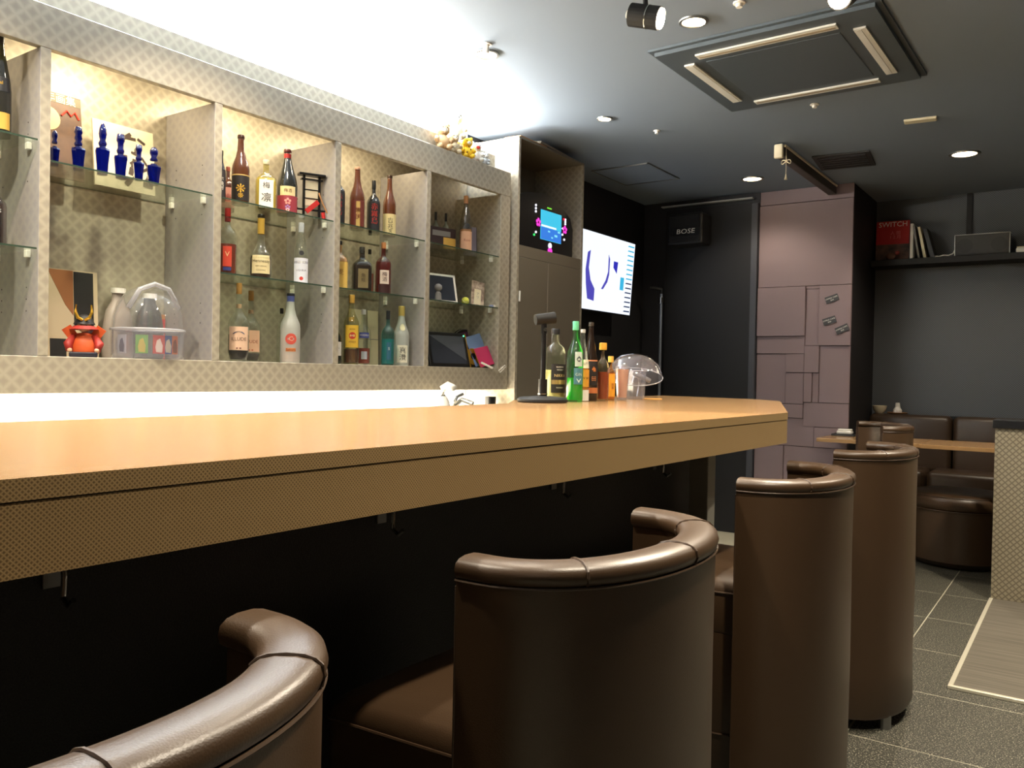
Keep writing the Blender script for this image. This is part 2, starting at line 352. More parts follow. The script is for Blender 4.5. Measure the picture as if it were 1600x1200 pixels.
# tall taupe cabinet
tc = thing('tall_cabinet', 'tall taupe cabinet with open niche and two doors right of the shelf unit', 'cabinet', (0, 0, 0))
X0, X1, Y0, Y1, ZT = -3.255, -2.86, 4.12, 4.905, 2.70
obj('side_panel', BX((X0, Y0, 0), (X1, Y0 + .022, ZT), .001, 1), sp, tc); obj('side_panel', BX((X0, Y1 - .022, 0), (X1, Y1, ZT), .001, 1), sp, tc)
obj('top_panel', BX((X0, Y0, ZT), (X1, Y1, ZT + .012)), M['taupe'], tc)
obj('back_panel', BX((X0, Y0 + .022, 2.06), (X0 + .01, Y1 - .022, ZT)), M['taupe'], tc)
obj('niche_floor', BX((X0, Y0 + .022, 2.035), (X1 - .002, Y1 - .022, 2.06)), M['taupe'], tc)
obj('rail', BX((X1 - .02, Y0 + .022, 1.99), (X1 - .001, Y1 - .022, 2.035)), M['taupe'], tc)
for y0, y1 in ((Y0 + .024, 4.468), (4.476, Y1 - .024)):
    d = obj('door', BX((X1 - .02, y0, .1), (X1, y1, 1.988), .002, 1), M['taupe'], tc)
    if y0 < 4.3: obj('handle', BX((X1, 4.146, 1.715), (X1 + .010, 4.154, 1.78), .002), M['whitep'], d)
obj('door_edge_strip', BX((X1 - .018, 4.468, .1), (X1 + .001, 4.476, 1.988)), mat('pale_edge_strip', (150, 142, 130), .4), tc)
bd = tag(obj('board', plate((-2.93, 4.30, 2.722), (0, 1, 0), (-1, 0, .02), .30, .12, .006), M['wood']), 'pale wooden board lying on top left of the tall cabinet', 'board')
bd = tag(obj('board', plate((-2.98, 4.62, 2.739), (0, 1, -.06), (-1, 0, .15), .48, .22, .012), mat('grey_card', (130, 124, 114), .6)), 'grey flat panel lying tilted on top of the tall cabinet', 'panel')

# karaoke machine in the niche
k = thing('karaoke_machine', 'black karaoke machine with glowing blue screen in the cabinet niche', 'machine', (-2.98, 4.53, 2.06))
bm = NB(); pts = [(-.30, 0), (.335, 0), (.335, .20), (.30, .27), (.20, .325), (.12, .37), (-.02, .385), (-.20, .36), (-.30, .33)]
a = [bm.verts.new((.06, y, z)) for y, z in pts]; b = [bm.verts.new((-.2, y, z)) for y, z in pts]; bm.faces.new(a); bm.faces.new(b[::-1])
for i in range(len(pts)): bm.faces.new((a[i], b[i], b[(i + 1) % len(pts)], a[(i + 1) % len(pts)]))
obj('body', bm, M['blackp'], k)
NX = .0625
def glow(name, rgb, s): return mat(name, tuple(v * .35 for v in rgb), .4, emit=rgb, es=s * .31)
sc = obj('screen', BX((.058, -.065, .085), (NX, .185, .275)), glow('screen_blue', (60, 190, 225), 1.1), k)
obj('lower_picture', BX((NX, -.063, .087), (NX + .001, .183, .165)), glow('screen_deep_blue', (50, 120, 215), 1.1), sc)
obj('white_band', BX((NX + .001, -.06, .168), (NX + .002, .12, .180)), glow('screen_white', (225, 245, 255), 1.2), sc)
for yy, zz, s in ((.02, .14, .01), (.1, .12, .014), (.14, .15, .012), (.06, .105, .009)): obj('picture_mark', BX((NX + .001, yy, zz), (NX + .002, yy + s * 2.4, zz + s)), glow('screen_cyan', (130, 220, 240), 1.1), sc)
pk = glow('pink_glow', (235, 60, 200), 1.3); wt = glow('white_glow', (240, 240, 255), 1.4)
for yc, zc in ((-.098, .185), (.225, .185)):
    f = obj('button_cluster', cyl((.058, yc, zc), (NX + .002, yc, zc), .032, 20), mat('dark_pink', (70, 12, 60), .4), k)
    for q in range(5):
        an = q * 2 * PI / 5 + PI / 2
        obj('petal_button', cyl((NX + .001, yc + .018 * math.cos(an), zc + .018 * math.sin(an)), (NX + .005, yc + .018 * math.cos(an), zc + .018 * math.sin(an)), .010, 12), pk, f)
for yc, zc, mm in ((-.125, .29, wt), (-.125, .27, wt), (-.125, .25, wt), (-.12, .12, wt), (-.14, .10, glow('green_glow', (60, 230, 110), 1.3)), (.235, .255, wt), (.235, .24, wt), (.235, .225, wt), (.215, .255, glow('red_glow', (230, 30, 60), 1.2)), (.20, .19, wt), (.20, .15, wt), (.225, .12, wt)):
    obj('button', cyl((.058, yc, zc), (NX + .003, yc, zc), .0075, 10), mm, k)
obj('number_display', BX((.058, .01, .292), (NX + .001, .06, .300)), glow('green_text_glow', (120, 220, 60), 1.2), k)
obj('round_button', cyl((.058, .05, .055), (NX + .002, .05, .055), .019, 16), wt, k)
obj('round_button', cyl((.058, .05, .018), (NX + .003, .05, .018), .024, 16), pk, k)

# television beyond the cabinet, tipped forward
tv = thing('television', 'wall television with bright white picture right of the tall cabinet', 'television', (-3.08, 5.575, 2.055), rot=(0, .068, 0))
obj('bezel', BX((-.02, -.52, -.3), (0, .52, .3), .006), M['blackp'], tv)
obj('bracket', BX((-.175, -.15, -.12), (-.02, .15, .12), .004), M['blackp'], tv)
s = obj('screen', BX((0, -.508, -.287), (.004, .508, .287)), glow('tv_white', (236, 243, 255), 1.15), tv)
vio = glow('tv_violet', (84, 78, 190), .9); cy = glow('tv_cyan', (60, 190, 235), .9); dk = glow('tv_dark', (40, 60, 110), .5)
def tvpoly(pts, m, nm='picture'):
    bm = NB(); a = [bm.verts.new((.0045, y, z)) for y, z in pts]; b = [bm.verts.new((.0055, y, z)) for y, z in pts]; bm.faces.new(a[::-1]); bm.faces.new(b)
    for i in range(len(pts)): bm.faces.new((a[i], a[(i + 1) % len(pts)], b[(i + 1) % len(pts)], b[i]))
    obj(nm, bm, m, s)
tvpoly([(-.24, .13), (-.20, .15), (-.21, .02), (-.17, -.07), (-.10, -.13), (-.10, -.22), (-.20, -.21), (-.235, -.1), (-.255, .0)], vio)
tvpoly([(.08, .15), (.105, .12), (.11, .0), (.09, -.06), (.03, -.12), (.0, -.12), (.06, -.05), (.09, .02)], vio)
tvpoly([(.17, .11), (.24, .11), (.23, .02), (.17, .06)], glow('tv_blue', (50, 50, 190), .9))
tvpoly([(.30, .0), (.36, .0), (.36, -.1), (.30, -.1)], cy)
for q in range(15):
    z = .262 - q * .037
    tvpoly([(.40, z), (.495, z), (.495, z - .010), (.385, z - .010)], cy if q < 8 else dk, 'list_line')

# speaker on the end wall
t = thing('wall_speaker', 'black wall speaker with white maker lettering high on the black door', 'speaker', (-2.80, 6.60, 2.50))
obj('cabinet', BX((-.14, -.17, -.13), (.17, .03, .13), .02, 3), mat('speaker_black', (26, 26, 29), .5), t)
obj('grille', BX((-.125, -.176, -.115), (.15, -.168, .115), .008), mat('speaker_cloth', (20, 20, 23), .8), t)
obj('badge', BX((-.09, -.179, -.055), (.145, -.175, .004)), M['blackp'], t)
ink('BOSE', .056, (.03, -.1795, -.026), (1, 0, 0), (.12, 0, 1), M['inkw'], t, sx=1.25)
obj('bracket', BX((-.02, .02, -.03), (.02, .031, .03)), M['steel'], t)

# ================================================================== ceiling things
def downlight(x, y, label, r=.06, rim='grey_rim'):
    t = thing('downlight', label, 'ceiling light', (x, y, ZC), 0, 'round downlights')
    obj('ring', lathe([(r * .78, -.001), (r, -.001), (r * .98, -.007), (r * .80, -.008), (r * .74, .0)], 28), M['steel'], t, smooth=True, angle=.6)
    obj('lens', lathe([(0, -.004), (r * .76, -.004), (r * .76, -.001), (0, -.001)], 24), M['lamp'], t)
for (x, y, e), lb, r in zip(DL, ('round silver downlight above the shelf unit beside a small white detector', 'round downlight beside the black track spotlight', 'round downlight above the tall cabinet', 'round downlight before the black door near the roller screen', 'round downlight on the right above the far booth', 'round downlight above the floor mat', 'round downlight over the middle of the bar', 'round downlight over the near bar', 'round downlight over the aisle', '', '', '', '', ''), (.062, .062, .046, .085, .095, .07, .06, .06, .06, .06, .06, .06, .06, .06)):
    if y > 3 and x < .2: downlight(x, y, lb, r)
    elif x > .2 and y > 4: downlight(x, y, lb, r)
# air conditioner cassette
ac = thing('ceiling_air_conditioner', 'large square dark ceiling cassette air conditioner with four pale slots', 'air conditioner', (-1.20, 3.98, ZC), -.02)
bm = NB(); h = .50; q = [(-h, -h), (h, -h), (h, h), (-h, h)]; k2 = .955
prism(q, -.012, -.001, bm); prism([(x * k2, y * k2) for x, y in q], -.030, -.0125, bm)
obj('panel', bm, mat('dark_slate_panel', (74, 84, 92), .5), ac)
obj('intake_grille', BX((-.30, -.30, -.034), (.30, .30, -.029), .002), mat('dark_slate_grille', (71, 81, 89), .5), ac)
for a in range(4):
    ca, sa = math.cos(a * PI / 2), math.sin(a * PI / 2)
    def L(x, y): return (x * ca - y * sa, x * sa + y * ca)
    bm = prism([L(-.31, .355), L(.31, .355), L(.31, .405), L(-.31, .405)], -.038, -.029)
    s = obj('air_slot', bm, M['slot'], ac)
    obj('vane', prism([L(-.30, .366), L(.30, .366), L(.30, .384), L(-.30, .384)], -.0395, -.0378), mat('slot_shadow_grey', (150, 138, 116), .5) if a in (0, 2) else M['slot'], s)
# track spotlights
def spotlight(lens, back, label, r=.042):
    t = thing('track_spotlight', label, 'spotlight', (0, 0, 0)); Lp, Bp = Vector(lens), Vector(back); d = (Lp - Bp).normalized()
    obj('housing', cyl(Bp, Lp, r, 24), M['blackm'], t); obj('lens', cyl(Lp, Lp + d * .006, r * .86, 24), M['spot'], t)
    obj('rim', cyl(Lp - d * .05, Lp - d * .046, r * 1.03, 24), M['chrome'], t)
    mid = (Lp + Bp) / 2; obj('arm', tube([mid + Vector((0, 0, r)), (mid.x - .01, mid.y, ZC - .001)], .010), M['blackm'], t)
    obj('cap', cyl(Bp - d * .016, Bp, r * .35, 12), M['whitep'], t)
spotlight((-1.335, 2.82, 2.598), (-1.445, 2.80, 2.63), 'black cylinder spotlight aimed right, beside a round downlight')
spotlight((-.745, 3.0, 2.60), (-.75, 3.12, 2.66), 'black spotlight shining at the camera above the air conditioner')
def disc(name, x, y, label, cat, m, r=.02, hgt=.02):
    t = thing(name, label, cat, (x, y, ZC)); obj('base', cyl((0, 0, -.006), (0, 0, -.0005), r, 16), m, t); obj('head', cyl((0, 0, -hgt), (0, 0, -.006), r * .55, 12), m, t); return t
disc('sprinkler_head', -2.215, 4.665, 'small white sprinkler head between the two left downlights and the hatch', 'sprinkler', M['whitep'])
disc('sprinkler_head', -1.274, 4.66, 'small white sprinkler head just beyond the air conditioner', 'sprinkler', M['whitep'], .024)
disc('sprinkler_head', -1.19, 3.24, 'small white sprinkler head near the black spotlight at top edge', 'sprinkler', M['whitep'], .024)
disc('smoke_detector', -2.30, 3.035, 'small white ceiling sensor beside the downlight above the shelf', 'sensor', M['whitep'], .026, .045)
t = thing('ceiling_plate', 'small cream rectangular plate on the ceiling right of the air conditioner', 'plate', (-.838, 5.235, ZC), .1)
obj('plate', BX((-.085, -.035, -.012), (.085, .035, -.0005), .004), M['cream'], t); obj('plate_edge', BX((-.08, -.030, -.014), (.08, .030, -.0118)), M['cream'], t)
t = thing('ceiling_vent', 'dark square ceiling vent beside the roller screen', 'vent', (-1.42, 5.95, ZC), .1)
obj('frame', BX((-.18, -.20, -.012), (.18, .20, -.0005), .003), mat('dark_vent', (48, 48, 48), .6), t)
for i in range(6): obj('slat', BX((-.15, -.16 + i * .06, -.017), (.15, -.125 + i * .06, -.0122)), mat('vent_slat', (40, 40, 42), .6), t)
t = thing('ceiling_hatch', 'flush square access hatch in the ceiling right of the tall cabinet', 'hatch', (-2.82, 5.6, ZC))
obj('lid', BX((-.22, -.26, -.004), (.22, .26, -.0004)), M['ceil'], t)
for lo, hi in (((-.23, -.27), (.23, -.26)), ((-.23, .26), (.23, .27)), ((-.23, -.27), (-.22, .27)), ((.22, -.27), (.23, .27))):
    obj('edge_trim', BX((lo[0], lo[1], -.008), (hi[0], hi[1], -.0004)), M['steel'], t)
t = thing('roller_screen', 'long slim ceiling roller screen running up to the mauve pillar', 'roller screen', (-1.66, 5.30, ZC))
obj('case', BX((-.035, .02, -.085), (.026, 1.33, -.012), .006), mat('dark_screen_case', (70, 64, 58), .5), t)
obj('bottom_bar', BX((.012, .02, -.028), (.034, 1.33, -.012), .003), M['cream'], t)
obj('end_cap', BX((-.035, -.01, -.100), (.022, .02, -.010), .010, 3), M['cream'], t)
obj('cord', tube([(.03, .04, -.02), (.034, .03, -.12), (.034, .03, -.20)], .0022, 6), M['cream'], t)
obj('cord_loop', tube([(.034 + .03 * math.cos(a), .03, -.115 + .012 * math.sin(2 * a) - .01 * abs(math.cos(a))) for a in [i * PI / 8 for i in range(16)]], .003, 6, closed=True), M['cream'], t)
obj('tassel', cyl((.034, .03, -.235), (.034, .03, -.20), .010, 10, r2=.003), M['cream'], t)

# ================================================================== bar counter
bc = thing('bar_counter', 'long tan bar counter with bronze lattice front edge and chamfered end', 'bar counter', (0, 0, 0))
front = [(-.846, -1.4), (-.840, 0.4), (-.833, .95), (-.792, 2.675), (-1.212, 3.966), (-1.394, 4.162), (-1.974, 4.294)]
back = [(-1.945, 3.2), (-1.92, 2.76), (-1.72, 2.44), (-1.69, 1.6), (-1.67, .7), (-1.67, -1.4)]
obj('top_slab', prism(front + back, 1.148, 1.1702), [M['fascia'], M['top']], bc)
for pl in bc.children[0].data.polygons: pl.material_index = 1 if abs(pl.normal.z) > .5 else 0
def inset(pts, d):
    out = []
    for i, pnt in enumerate(pts):
        a = Vector(pts[max(i - 1, 0)]); b = Vector(pts[min(i + 1, len(pts) - 1)]); t_ = (b - a).normalized(); n = Vector((-t_.y, t_.x))
        out.append(tuple(Vector(pnt) + n * d))
    return out
f0 = inset(front, .0012); f1 = inset(front, .030)
obj('fascia', prism(f0 + f1[::-1], 1.073, 1.1465), M['fascia'], bc)
obj('joint_line', prism(inset(front, .003) + inset(front, .02)[::-1], 1.1465, 1.148), M['ink'], bc)
obj('underside', prism([(x, y) for x, y in inset(front, .03)] + back, 1.125, 1.147), M['kick'], bc)
kw = struct('wall_bar_front', prism([(-1.205, -1.4), (-1.205, 2.95), (-1.50, 3.75), (-1.56, 3.70), (-1.27, 2.9), (-1.27, -1.4)], 0, 1.125), M['kick'])
leg = tag(obj('counter_leg', BX((-1.155, 2.755, 0), (-1.085, 2.825, 1.124), .003), mat('satin_post', (176, 176, 164), .35, .3)), 'square steel post under the far end of the bar counter', 'post')
for i, y in enumerate((.59, 1.257, 1.93, 2.57)):
    t = thing('bag_hook', ('steel bag hook under the bar nearest the camera', 'steel bag hook under the bar between the two nearest stools', 'steel bag hook under the bar above the second stool', 'steel bag hook under the bar near the steel post')[i], 'hook', (-1.2045, y, .985), 0, 'bag hooks under the bar')
    obj('mounting_plate', BX((0, -.013, -.022), (.004, .013, .045), .001), M['steel'], t)
    obj('hook', tube([(.004, 0, .035), (.03, 0, .03), (.036, 0, .0), (.034, 0, -.03), (.05, 0, -.04), (.062, 0, -.03)], .0042, 8), M['chrome'], t)

# ================================================================== stools
def plan(u, ax, ay, p=2.15):
    """back half of the stool plan: u -1..1, straight short arms then a round back"""
    arm = .06; tot = 2.0
    if abs(u) > 1 - arm:
        s = (abs(u) - (1 - arm)) / arm
        return Vector((-.022 * s, math.copysign(ay, u), 0))
    t = u / (1 - arm) * PI / 2
    c, s = math.cos(t), math.sin(t)
    return Vector((ax * abs(c) ** (2 / p), ay * math.copysign(abs(s) ** (2 / p), s), 0))
def bandmesh(sec, ax, ay, n=56, caps=True):
    """sweep section [(offset outward, z)] along the plan"""
    bm = NB(); rings = []; P = [plan(-1 + 2 * i / n, ax, ay) for i in range(n + 1)]
    for i, pnt in enumerate(P):
        a, b = P[max(i - 1, 0)], P[min(i + 1, n)]; t_ = (b - a).normalized(); nr = Vector((t_.y, -t_.x, 0))
        rings.append([bm.verts.new(pnt + nr * o_ + Vector((0, 0, z))) for o_, z in sec])
    for a, b in zip(rings, rings[1:]):
        for k_ in range(len(sec)): bm.faces.new((a[k_], a[(k_ + 1) % len(sec)], b[(k_ + 1) % len(sec)], b[k_]))
    bm.faces.new(rings[0]); bm.faces.new(rings[-1][::-1]); return bm
def dshape(ax, ay, xf, n=40, rc=.05, grow=0.):
    """closed plan: round back, straight sides, front edge at x=xf with rounded corners"""
    pts = [plan(-.9 + 1.8 * i / n, ax, ay) for i in range(n + 1)]; out = [(q.x, q.y) for q in pts]
    for a in range(0, 7): an = PI / 2 + a * PI / 12; out.append((xf + rc + rc * math.cos(an), ay - rc + rc * math.sin(an)))
    for a in range(0, 7): an = PI + a * PI / 12; out.append((xf + rc + rc * math.cos(an), -ay + rc + rc * math.sin(an)))
    return out
def scaled(poly, d, cx=-.03):
    out = []
    for x, y in poly:
        v_ = Vector((x - cx, y)); l_ = v_.length; out.append((cx + v_.x * (1 - d / l_), v_.y * (1 - d / l_)))
    return out
def loft(layers):
    bm = NB(); R2 = [[bm.verts.new((x, y, z)) for x, y in poly] for poly, z in layers]; n = len(R2[0])
    bm.faces.new(R2[0][::-1]); bm.faces.new(R2[-1])
    for a, b in zip(R2, R2[1:]):
        for i in range(n): bm.faces.new((a[i], a[(i + 1) % n], b[(i + 1) % n], b[i]))
    return bm
def make_stool():
    t = thing('bar_stool', '', 'bar stool'); lt = M['leather']; AX, AY = .185, .278
    sec = [(.018, .045), (.024, .06), (.020, .20), (.022, .5), (.020, .8), (.021, .990), (-.030, .990), (-.034, .70), (-.034, .045)]
    obj('shell', bandmesh(sec, AX, AY), lt, t, smooth=True, angle=.9)
    c = []
    for i in range(14):
        a = -PI * .0 + i * 2 * PI / 14; ca, sa = math.cos(a), math.sin(a)
        c.append((-.008 + .034 * math.copysign(abs(ca) ** .8, ca), 1.003 + .0185 * math.copysign(abs(sa) ** .8, sa)))
    rim = obj('padded_rim', bandmesh(c, AX, AY), lt, t, smooth=True, angle=1.2)
    n = 56; P = [plan(-1 + 2 * i / n, AX, AY) for i in range(n + 1)]
    def nrm(i): a, b = P[max(i - 1, 0)], P[min(i + 1, n)]; q = (b - a).normalized(); return Vector((q.y, -q.x, 0))
    for i in (14, 28, 42):
        nr = nrm(i); ring = [P[i] + nr * (o_ * 1.0 + (-.008 * 0)) + Vector((0, 0, z)) for o_, z in [(-.008 + .0345 * math.copysign(abs(math.cos(a)) ** .8, math.cos(a)), 1.003 + .0189 * math.copysign(abs(math.sin(a)) ** .8, math.sin(a))) for a in [k_ * 2 * PI / 16 for k_ in range(16)]]]
        obj('rim_seam', tube(ring, .0022, 6, closed=True), M['seam'], rim)
    obj('piping', tube([P[i] + nrm(i) * .0235 + Vector((0, 0, .989)) for i in range(n + 1)], .0022, 6), M['seam'], t)
    # quilted end seam down each arm front
    for s in (0, n):
        p0 = P[s] + nrm(s) * .019 + Vector((-.001, 0, 0)); obj('arm_seam', tube([p0 + Vector((0, 0, .06)), p0 + Vector((0, 0, .5)), p0 + Vector((0, 0, .98))], .0022, 6), M['seam'], t)
    d = dshape(AX - .036, AY - .0365, -.34)
    wide = [(x, math.copysign(min(abs(y) * 1.10, AY - .018), y)) if x < -.030 else (x, y) for x, y in d]
    obj('seat', loft([(scaled(wide, .004), .600), (wide, .612), (wide, .706), (scaled(wide, .008), .726), (scaled(wide, .03), .738), (scaled(wide, .08), .746), (scaled(wide, .14), .749)]), lt, t, smooth=True, angle=.8)
    base = obj('base', loft([(scaled(wide, .016), .045), (scaled(wide, .004), .055), (scaled(wide, .004), .598)]), lt, t, smooth=True, angle=.9)
    obj('piping', tube([(x, y, .708) for x, y in scaled(wide, -.001)], .0028, 6, closed=True), M['seam'], t)
    obj('piping', tube([(x, y, .33) for x, y in scaled(wide, .002)], .0028, 6, closed=True), M['seam'], base)
    for x, y in ((.15, .17), (.15, -.17), (-.2, .2), (-.2, -.2)):
        obj('foot', cyl((x, y, .0), (x, y, .05), .022, 14), M['steel'], t)
    return t
st = make_stool(); GS = 'brown leather tub bar stools along the bar'
st.location = (-.70, 1.205, 0); st['group'] = GS; st['label'] = 'dark brown tub bar stool second from the camera, its lit seat showing left'; st.rotation_euler = (0, 0, .0)
dup(st, (-.712, .292, 0), .0, 'nearest dark brown tub bar stool, only its rolled back rim showing', GS)
dup(st, (-.735, 2.37, 0), .06, 'brown tub bar stool third from the camera, beside the steel post', GS)
dup(st, (-.745, 3.46, 0), .0, 'brown tub bar stool fourth from the camera, whole back down to its foot showing', GS)
dup(st, (-1.06, 5.28, 0), .45, 'farthest brown tub stool beyond the bar end, near the booth table', GS)

# ================================================================== booth area
b_ = thing('booth_bench', 'long dark brown leather booth bench along the charcoal wall', 'bench', (0, 0, 0))
obj('plinth', BX((-1.5, 7.0, 0), (1.3, 7.49, .40)), M['blackm'], b_)
for x0, x1 in ((-1.5, -.89), (-.88, .0), (.01, .9)):
    obj('backrest', BX((x0, 7.28, .55), (x1, 7.44, 1.005), .045, 4), M['leatherb'], b_, smooth=True, angle=.9)
for x0, x1 in ((-1.5, -1.02), (-1.01, .0), (.01, .9)):
    obj('seat_cushion', BX((x0, 6.93, .40), (x1, 7.30, .60), .05, 4), M['leatherb'], b_, smooth=True, angle=.9)
obj('ledge', BX((-1.5, 7.44, .55), (1.3, 7.495, 1.0)), M['blackm'], b_)
ot = thing('ottoman', 'round brown leather ottoman stool before the booth bench', 'ottoman', (-.74, 6.59, 0))
obj('body', lathe([(0, .01), (.27, .01), (.315, .05), (.318, .2), (.315, .395), (0, .395)], 48), M['leather'], ot, smooth=True, angle=.8)
obj('cushion', lathe([(0, .397), (.305, .397), (.318, .41), (.32, .46), (.31, .49), (.28, .508), (.18, .52), (0, .525)], 48), M['leather'], ot, smooth=True, angle=.8)
obj('piping', tube([(.319 * math.cos(i * PI / 24), .319 * math.sin(i * PI / 24), .397) for i in range(48)], .004, 6, closed=True), M['seam'], ot)
obj('piping', tube([(.312 * math.cos(i * PI / 24), .312 * math.sin(i * PI / 24), .492) for i in range(48)], .003, 6, closed=True), M['seam'], ot)
tb = thing('booth_table', 'tan rectangular booth table in front of the brown bench', 'table', (0, 0, 0))
obj('tabletop', BX((-1.60, 6.10, .832), (-.93, 6.645, .858), .002), [M['top']], tb); obj('tabletop', BX((-.925, 6.06, .832), (.3, 6.645, .858), .002), M['top'], tb)
for x in (-1.30, .0): obj('leg', BX((x - .03, 6.44, .0), (x + .03, 6.50, .832)), M['blackm'], tb)
t = thing('tray', 'small black tray on the left end of the booth table', 'tray', (-1.50, 6.50, .858))
obj('tray', BX((-.085, -.06, 0), (.085, .06, .010), .003), M['blackp'], t); obj('rim', tube([(-.08, -.055, .012), (.08, -.055, .012), (.08, .055, .012), (-.08, .055, .012)], .004, 6, closed=True), M['blackp'], t)
t = thing('folded_towel', 'white folded hand towel on the black tray', 'towel', (-1.50, 6.50, .870))
obj('towel', BX((-.055, -.035, 0), (.055, .035, .028), .012, 3), M['whitep'], t); obj('fold', BX((-.045, -.030, .027), (.05, .028, .040), .006, 3), M['whitep'], t)
t = thing('small_bowl', 'small cream bowl on the bench ledge behind the far stool', 'bowl', (-1.437, 7.40, 1.005))
obj('bowl', lathe([(0, 0), (.03, 0), (.05, .03), (.058, .062), (.052, .062), (.04, .02), (0, .012)], 20), M['cream'], t, smooth=True, angle=.8)
t = thing('small_bottle', 'small white bottle on the bench ledge beside the cream bowl', 'bottle', (-1.30, 7.40, 1.005))
obj('body', lathe([(0, 0), (.034, 0), (.034, .03), (.02, .055), (.016, .09), (0, .092)], 16), M['whitep'], t); obj('dish', lathe([(.035, 0), (.075, .004), (.08, .012), (.035, .006)], 20), M['wood'], t)
# half wall right
hw = thing('partition', 'waist high beige lattice partition with black top at the right', 'partition', (0, 0, 0))
obj('panel', BX((-.455, 5.60, 0), (1.595, 5.78, 1.012)), M['beigepaper'], hw)
obj('cap', BX((-.468, 5.585, 1.012), (1.595, 5.795, 1.060), .003), mat('black_cap', (26, 26, 28), .3), hw)
t = thing('menu_stand', 'white upright menu stand on the black partition top at right frame edge', 'menu stand', (-.235, 5.69, 1.06))
obj('panel', BX((-.07, -.004, .004), (.07, .004, .17)), M['whitep'], t); obj('foot', BX((-.05, -.03, 0), (.05, .03, .006)), clearp, t)
mt = thing('floor_mat', 'grey ribbed entrance mat with steel edging before the partition', 'mat', (0, 0, 0))
rib = bpy.data.materials.new('ribbed_mat'); rib.use_nodes = True; nt = rib.node_tree; p = nt.nodes['Principled BSDF']
g = nt.nodes.new('ShaderNodeNewGeometry'); mp = nt.nodes.new('ShaderNodeMapping'); mp.inputs['Scale'].default_value = (1.2, 60, 1); n = nt.nodes.new('ShaderNodeTexNoise'); n.inputs['Scale'].default_value = 1.5; n.inputs['Detail'].default_value = 4
r = nt.nodes.new('ShaderNodeValToRGB'); r.color_ramp.elements[0].color = lin((84, 78, 68)); r.color_ramp.elements[0].position = .3; r.color_ramp.elements[1].color = lin((112, 106, 94)); r.color_ramp.elements[1].position = .6
nt.links.new(g.outputs[0], mp.inputs[0]); nt.links.new(mp.outputs[0], n.inputs['Vector']); nt.links.new(n.outputs[0], r.inputs[0]); nt.links.new(r.outputs[0], p.inputs['Base Color']); p.inputs['Roughness'].default_value = .7
obj('mat', BX((-.445, 3.885, .0), (1.3, 5.598, .012)), rib, mt)
obj('edging', BX((-.462, 3.868, .0), (1.3, 3.888, .015), .002, 1), mat('pale_steel_edging', (225, 220, 200), .35, .3), mt); obj('edging', BX((-.462, 3.889, .0), (-.443, 5.598, .015), .002, 1), mat('pale_steel_edging', (225, 220, 200), .35, .3), mt)
# high shelf on the far wall
o = tag(obj('wall_ledge', BX((-1.505, 7.24, 2.205), (1.3, 7.499, 2.255), .003), M['blackm']), 'long black ledge high on the charcoal wall', 'shelf')
obj('bracket', BX((-.2, 7.3, 2.16), (-.18, 7.49, 2.206)), M['blackm'], o)
cd = tag(obj('wall_conduit', BX((-.845, 7.484, 2.26), (-.805, 7.498, ZC - .001)), M['blackm']), 'thin black vertical conduit above the ledge behind the silver speaker', 'conduit')
t = thing('magazine', 'red magazine cover lettered SWITCH standing on the black ledge', 'magazine', (-1.365, 7.36, 2.256), rot=(-.12, 0, .05))
obj('cover', BX((-.125, -.006, 0), (.125, .006, .335)), mat('grey_photo_print', (60, 46, 42), .5, noise=(14, (120, 84, 66))), t)
obj('red_panel', BX((-.125, -.0075, .14), (.125, -.006, .335)), M['red'], t)
ink('SWITCH', .058, (0, -.0085, .305), (1, 0, 0), (0, 0, 1), M['inkw'], t); ink('人 間\n1 2 月', .034, (.02, -.0085, .215), (1, 0, 0), (0, 0, 1), mat('pale_red_ink', (226, 120, 110), .5), t)
for i, (x, hh, th, tl, c, lb) in enumerate(((-1.205, .28, .022, 0, 'whitep', 'white upright book beside the red magazine'), (-1.150, .27, .014, -.16, 'grey', 'thin grey leaning book second right of the red magazine'), (-1.105, .255, .020, -.2, 'cream', 'cream leaning book on the black ledge'), (-1.05, .24, .03, -.26, 'blackp', 'black leaning book at the right of the small row'))):
    t = thing('book', lb, 'book', (x, 7.36, 2.256), 0, 'books on the black ledge', rot=(0, tl, 0))
    obj('cover', BX((-th / 2, -.09, 0), (th / 2, .09, hh), .001, 1), M[c], t); obj('pages', BX((-th / 2 + .002, .0, .003), (th / 2 - .002, .091, hh + .0006)), M['cream'], t)
t = thing('small_ornament', 'small brown ornament before the red magazine on the ledge', 'ornament', (-1.36, 7.28, 2.256))
obj('body', ball((0, 0, .03), .03, sc=(1.3, .8, 1)), mat('brown_ornament', (110, 74, 56), .5), t, smooth=True); obj('head', ball((.05, 0, .055), .018), mat('red_ornament', (150, 60, 50), .5), t, smooth=True)
t = thing('silver_speaker', 'wide grey speaker box with silver edges on the black ledge', 'speaker', (-.715, 7.36, 2.256))
obj('box', BX((-.185, -.05, 0), (.185, .05, .165), .003), mat('grey_grille', (66, 66, 64), .6), t)
for x in (-.188, .182): obj('side_panel', BX((x, -.056, 0), (x + .006, .05, .168)), M['chrome'], t)
obj('top_edge', BX((-.188, -.056, .163), (.188, .05, .168)), M['steel'], t)
for x in (-.115, .115): obj('driver', lathe([(0, 0), (.05, 0), (.055, .004), (0, .004)], 24), mat('driver_grey', (54, 54, 54), .5), t, loc=(x, -.05, .08), rot=(PI / 2, 0, 0))
t = thing('white_cable', 'curl of white cable left of the grey speaker', 'cable', (-.96, 7.30, 2.262)); obj('cable', tube([(-.06, 0, 0), (-.02, .01, .012), (.02, -.01, .006), (.05, .0, .02), (.06, .02, .05), (.08, .05, .03)], .005, 6), M['whitep'], t); obj('plug', BX((-.085, -.008, -.005), (-.055, .008, .008)), M['whitep'], t)
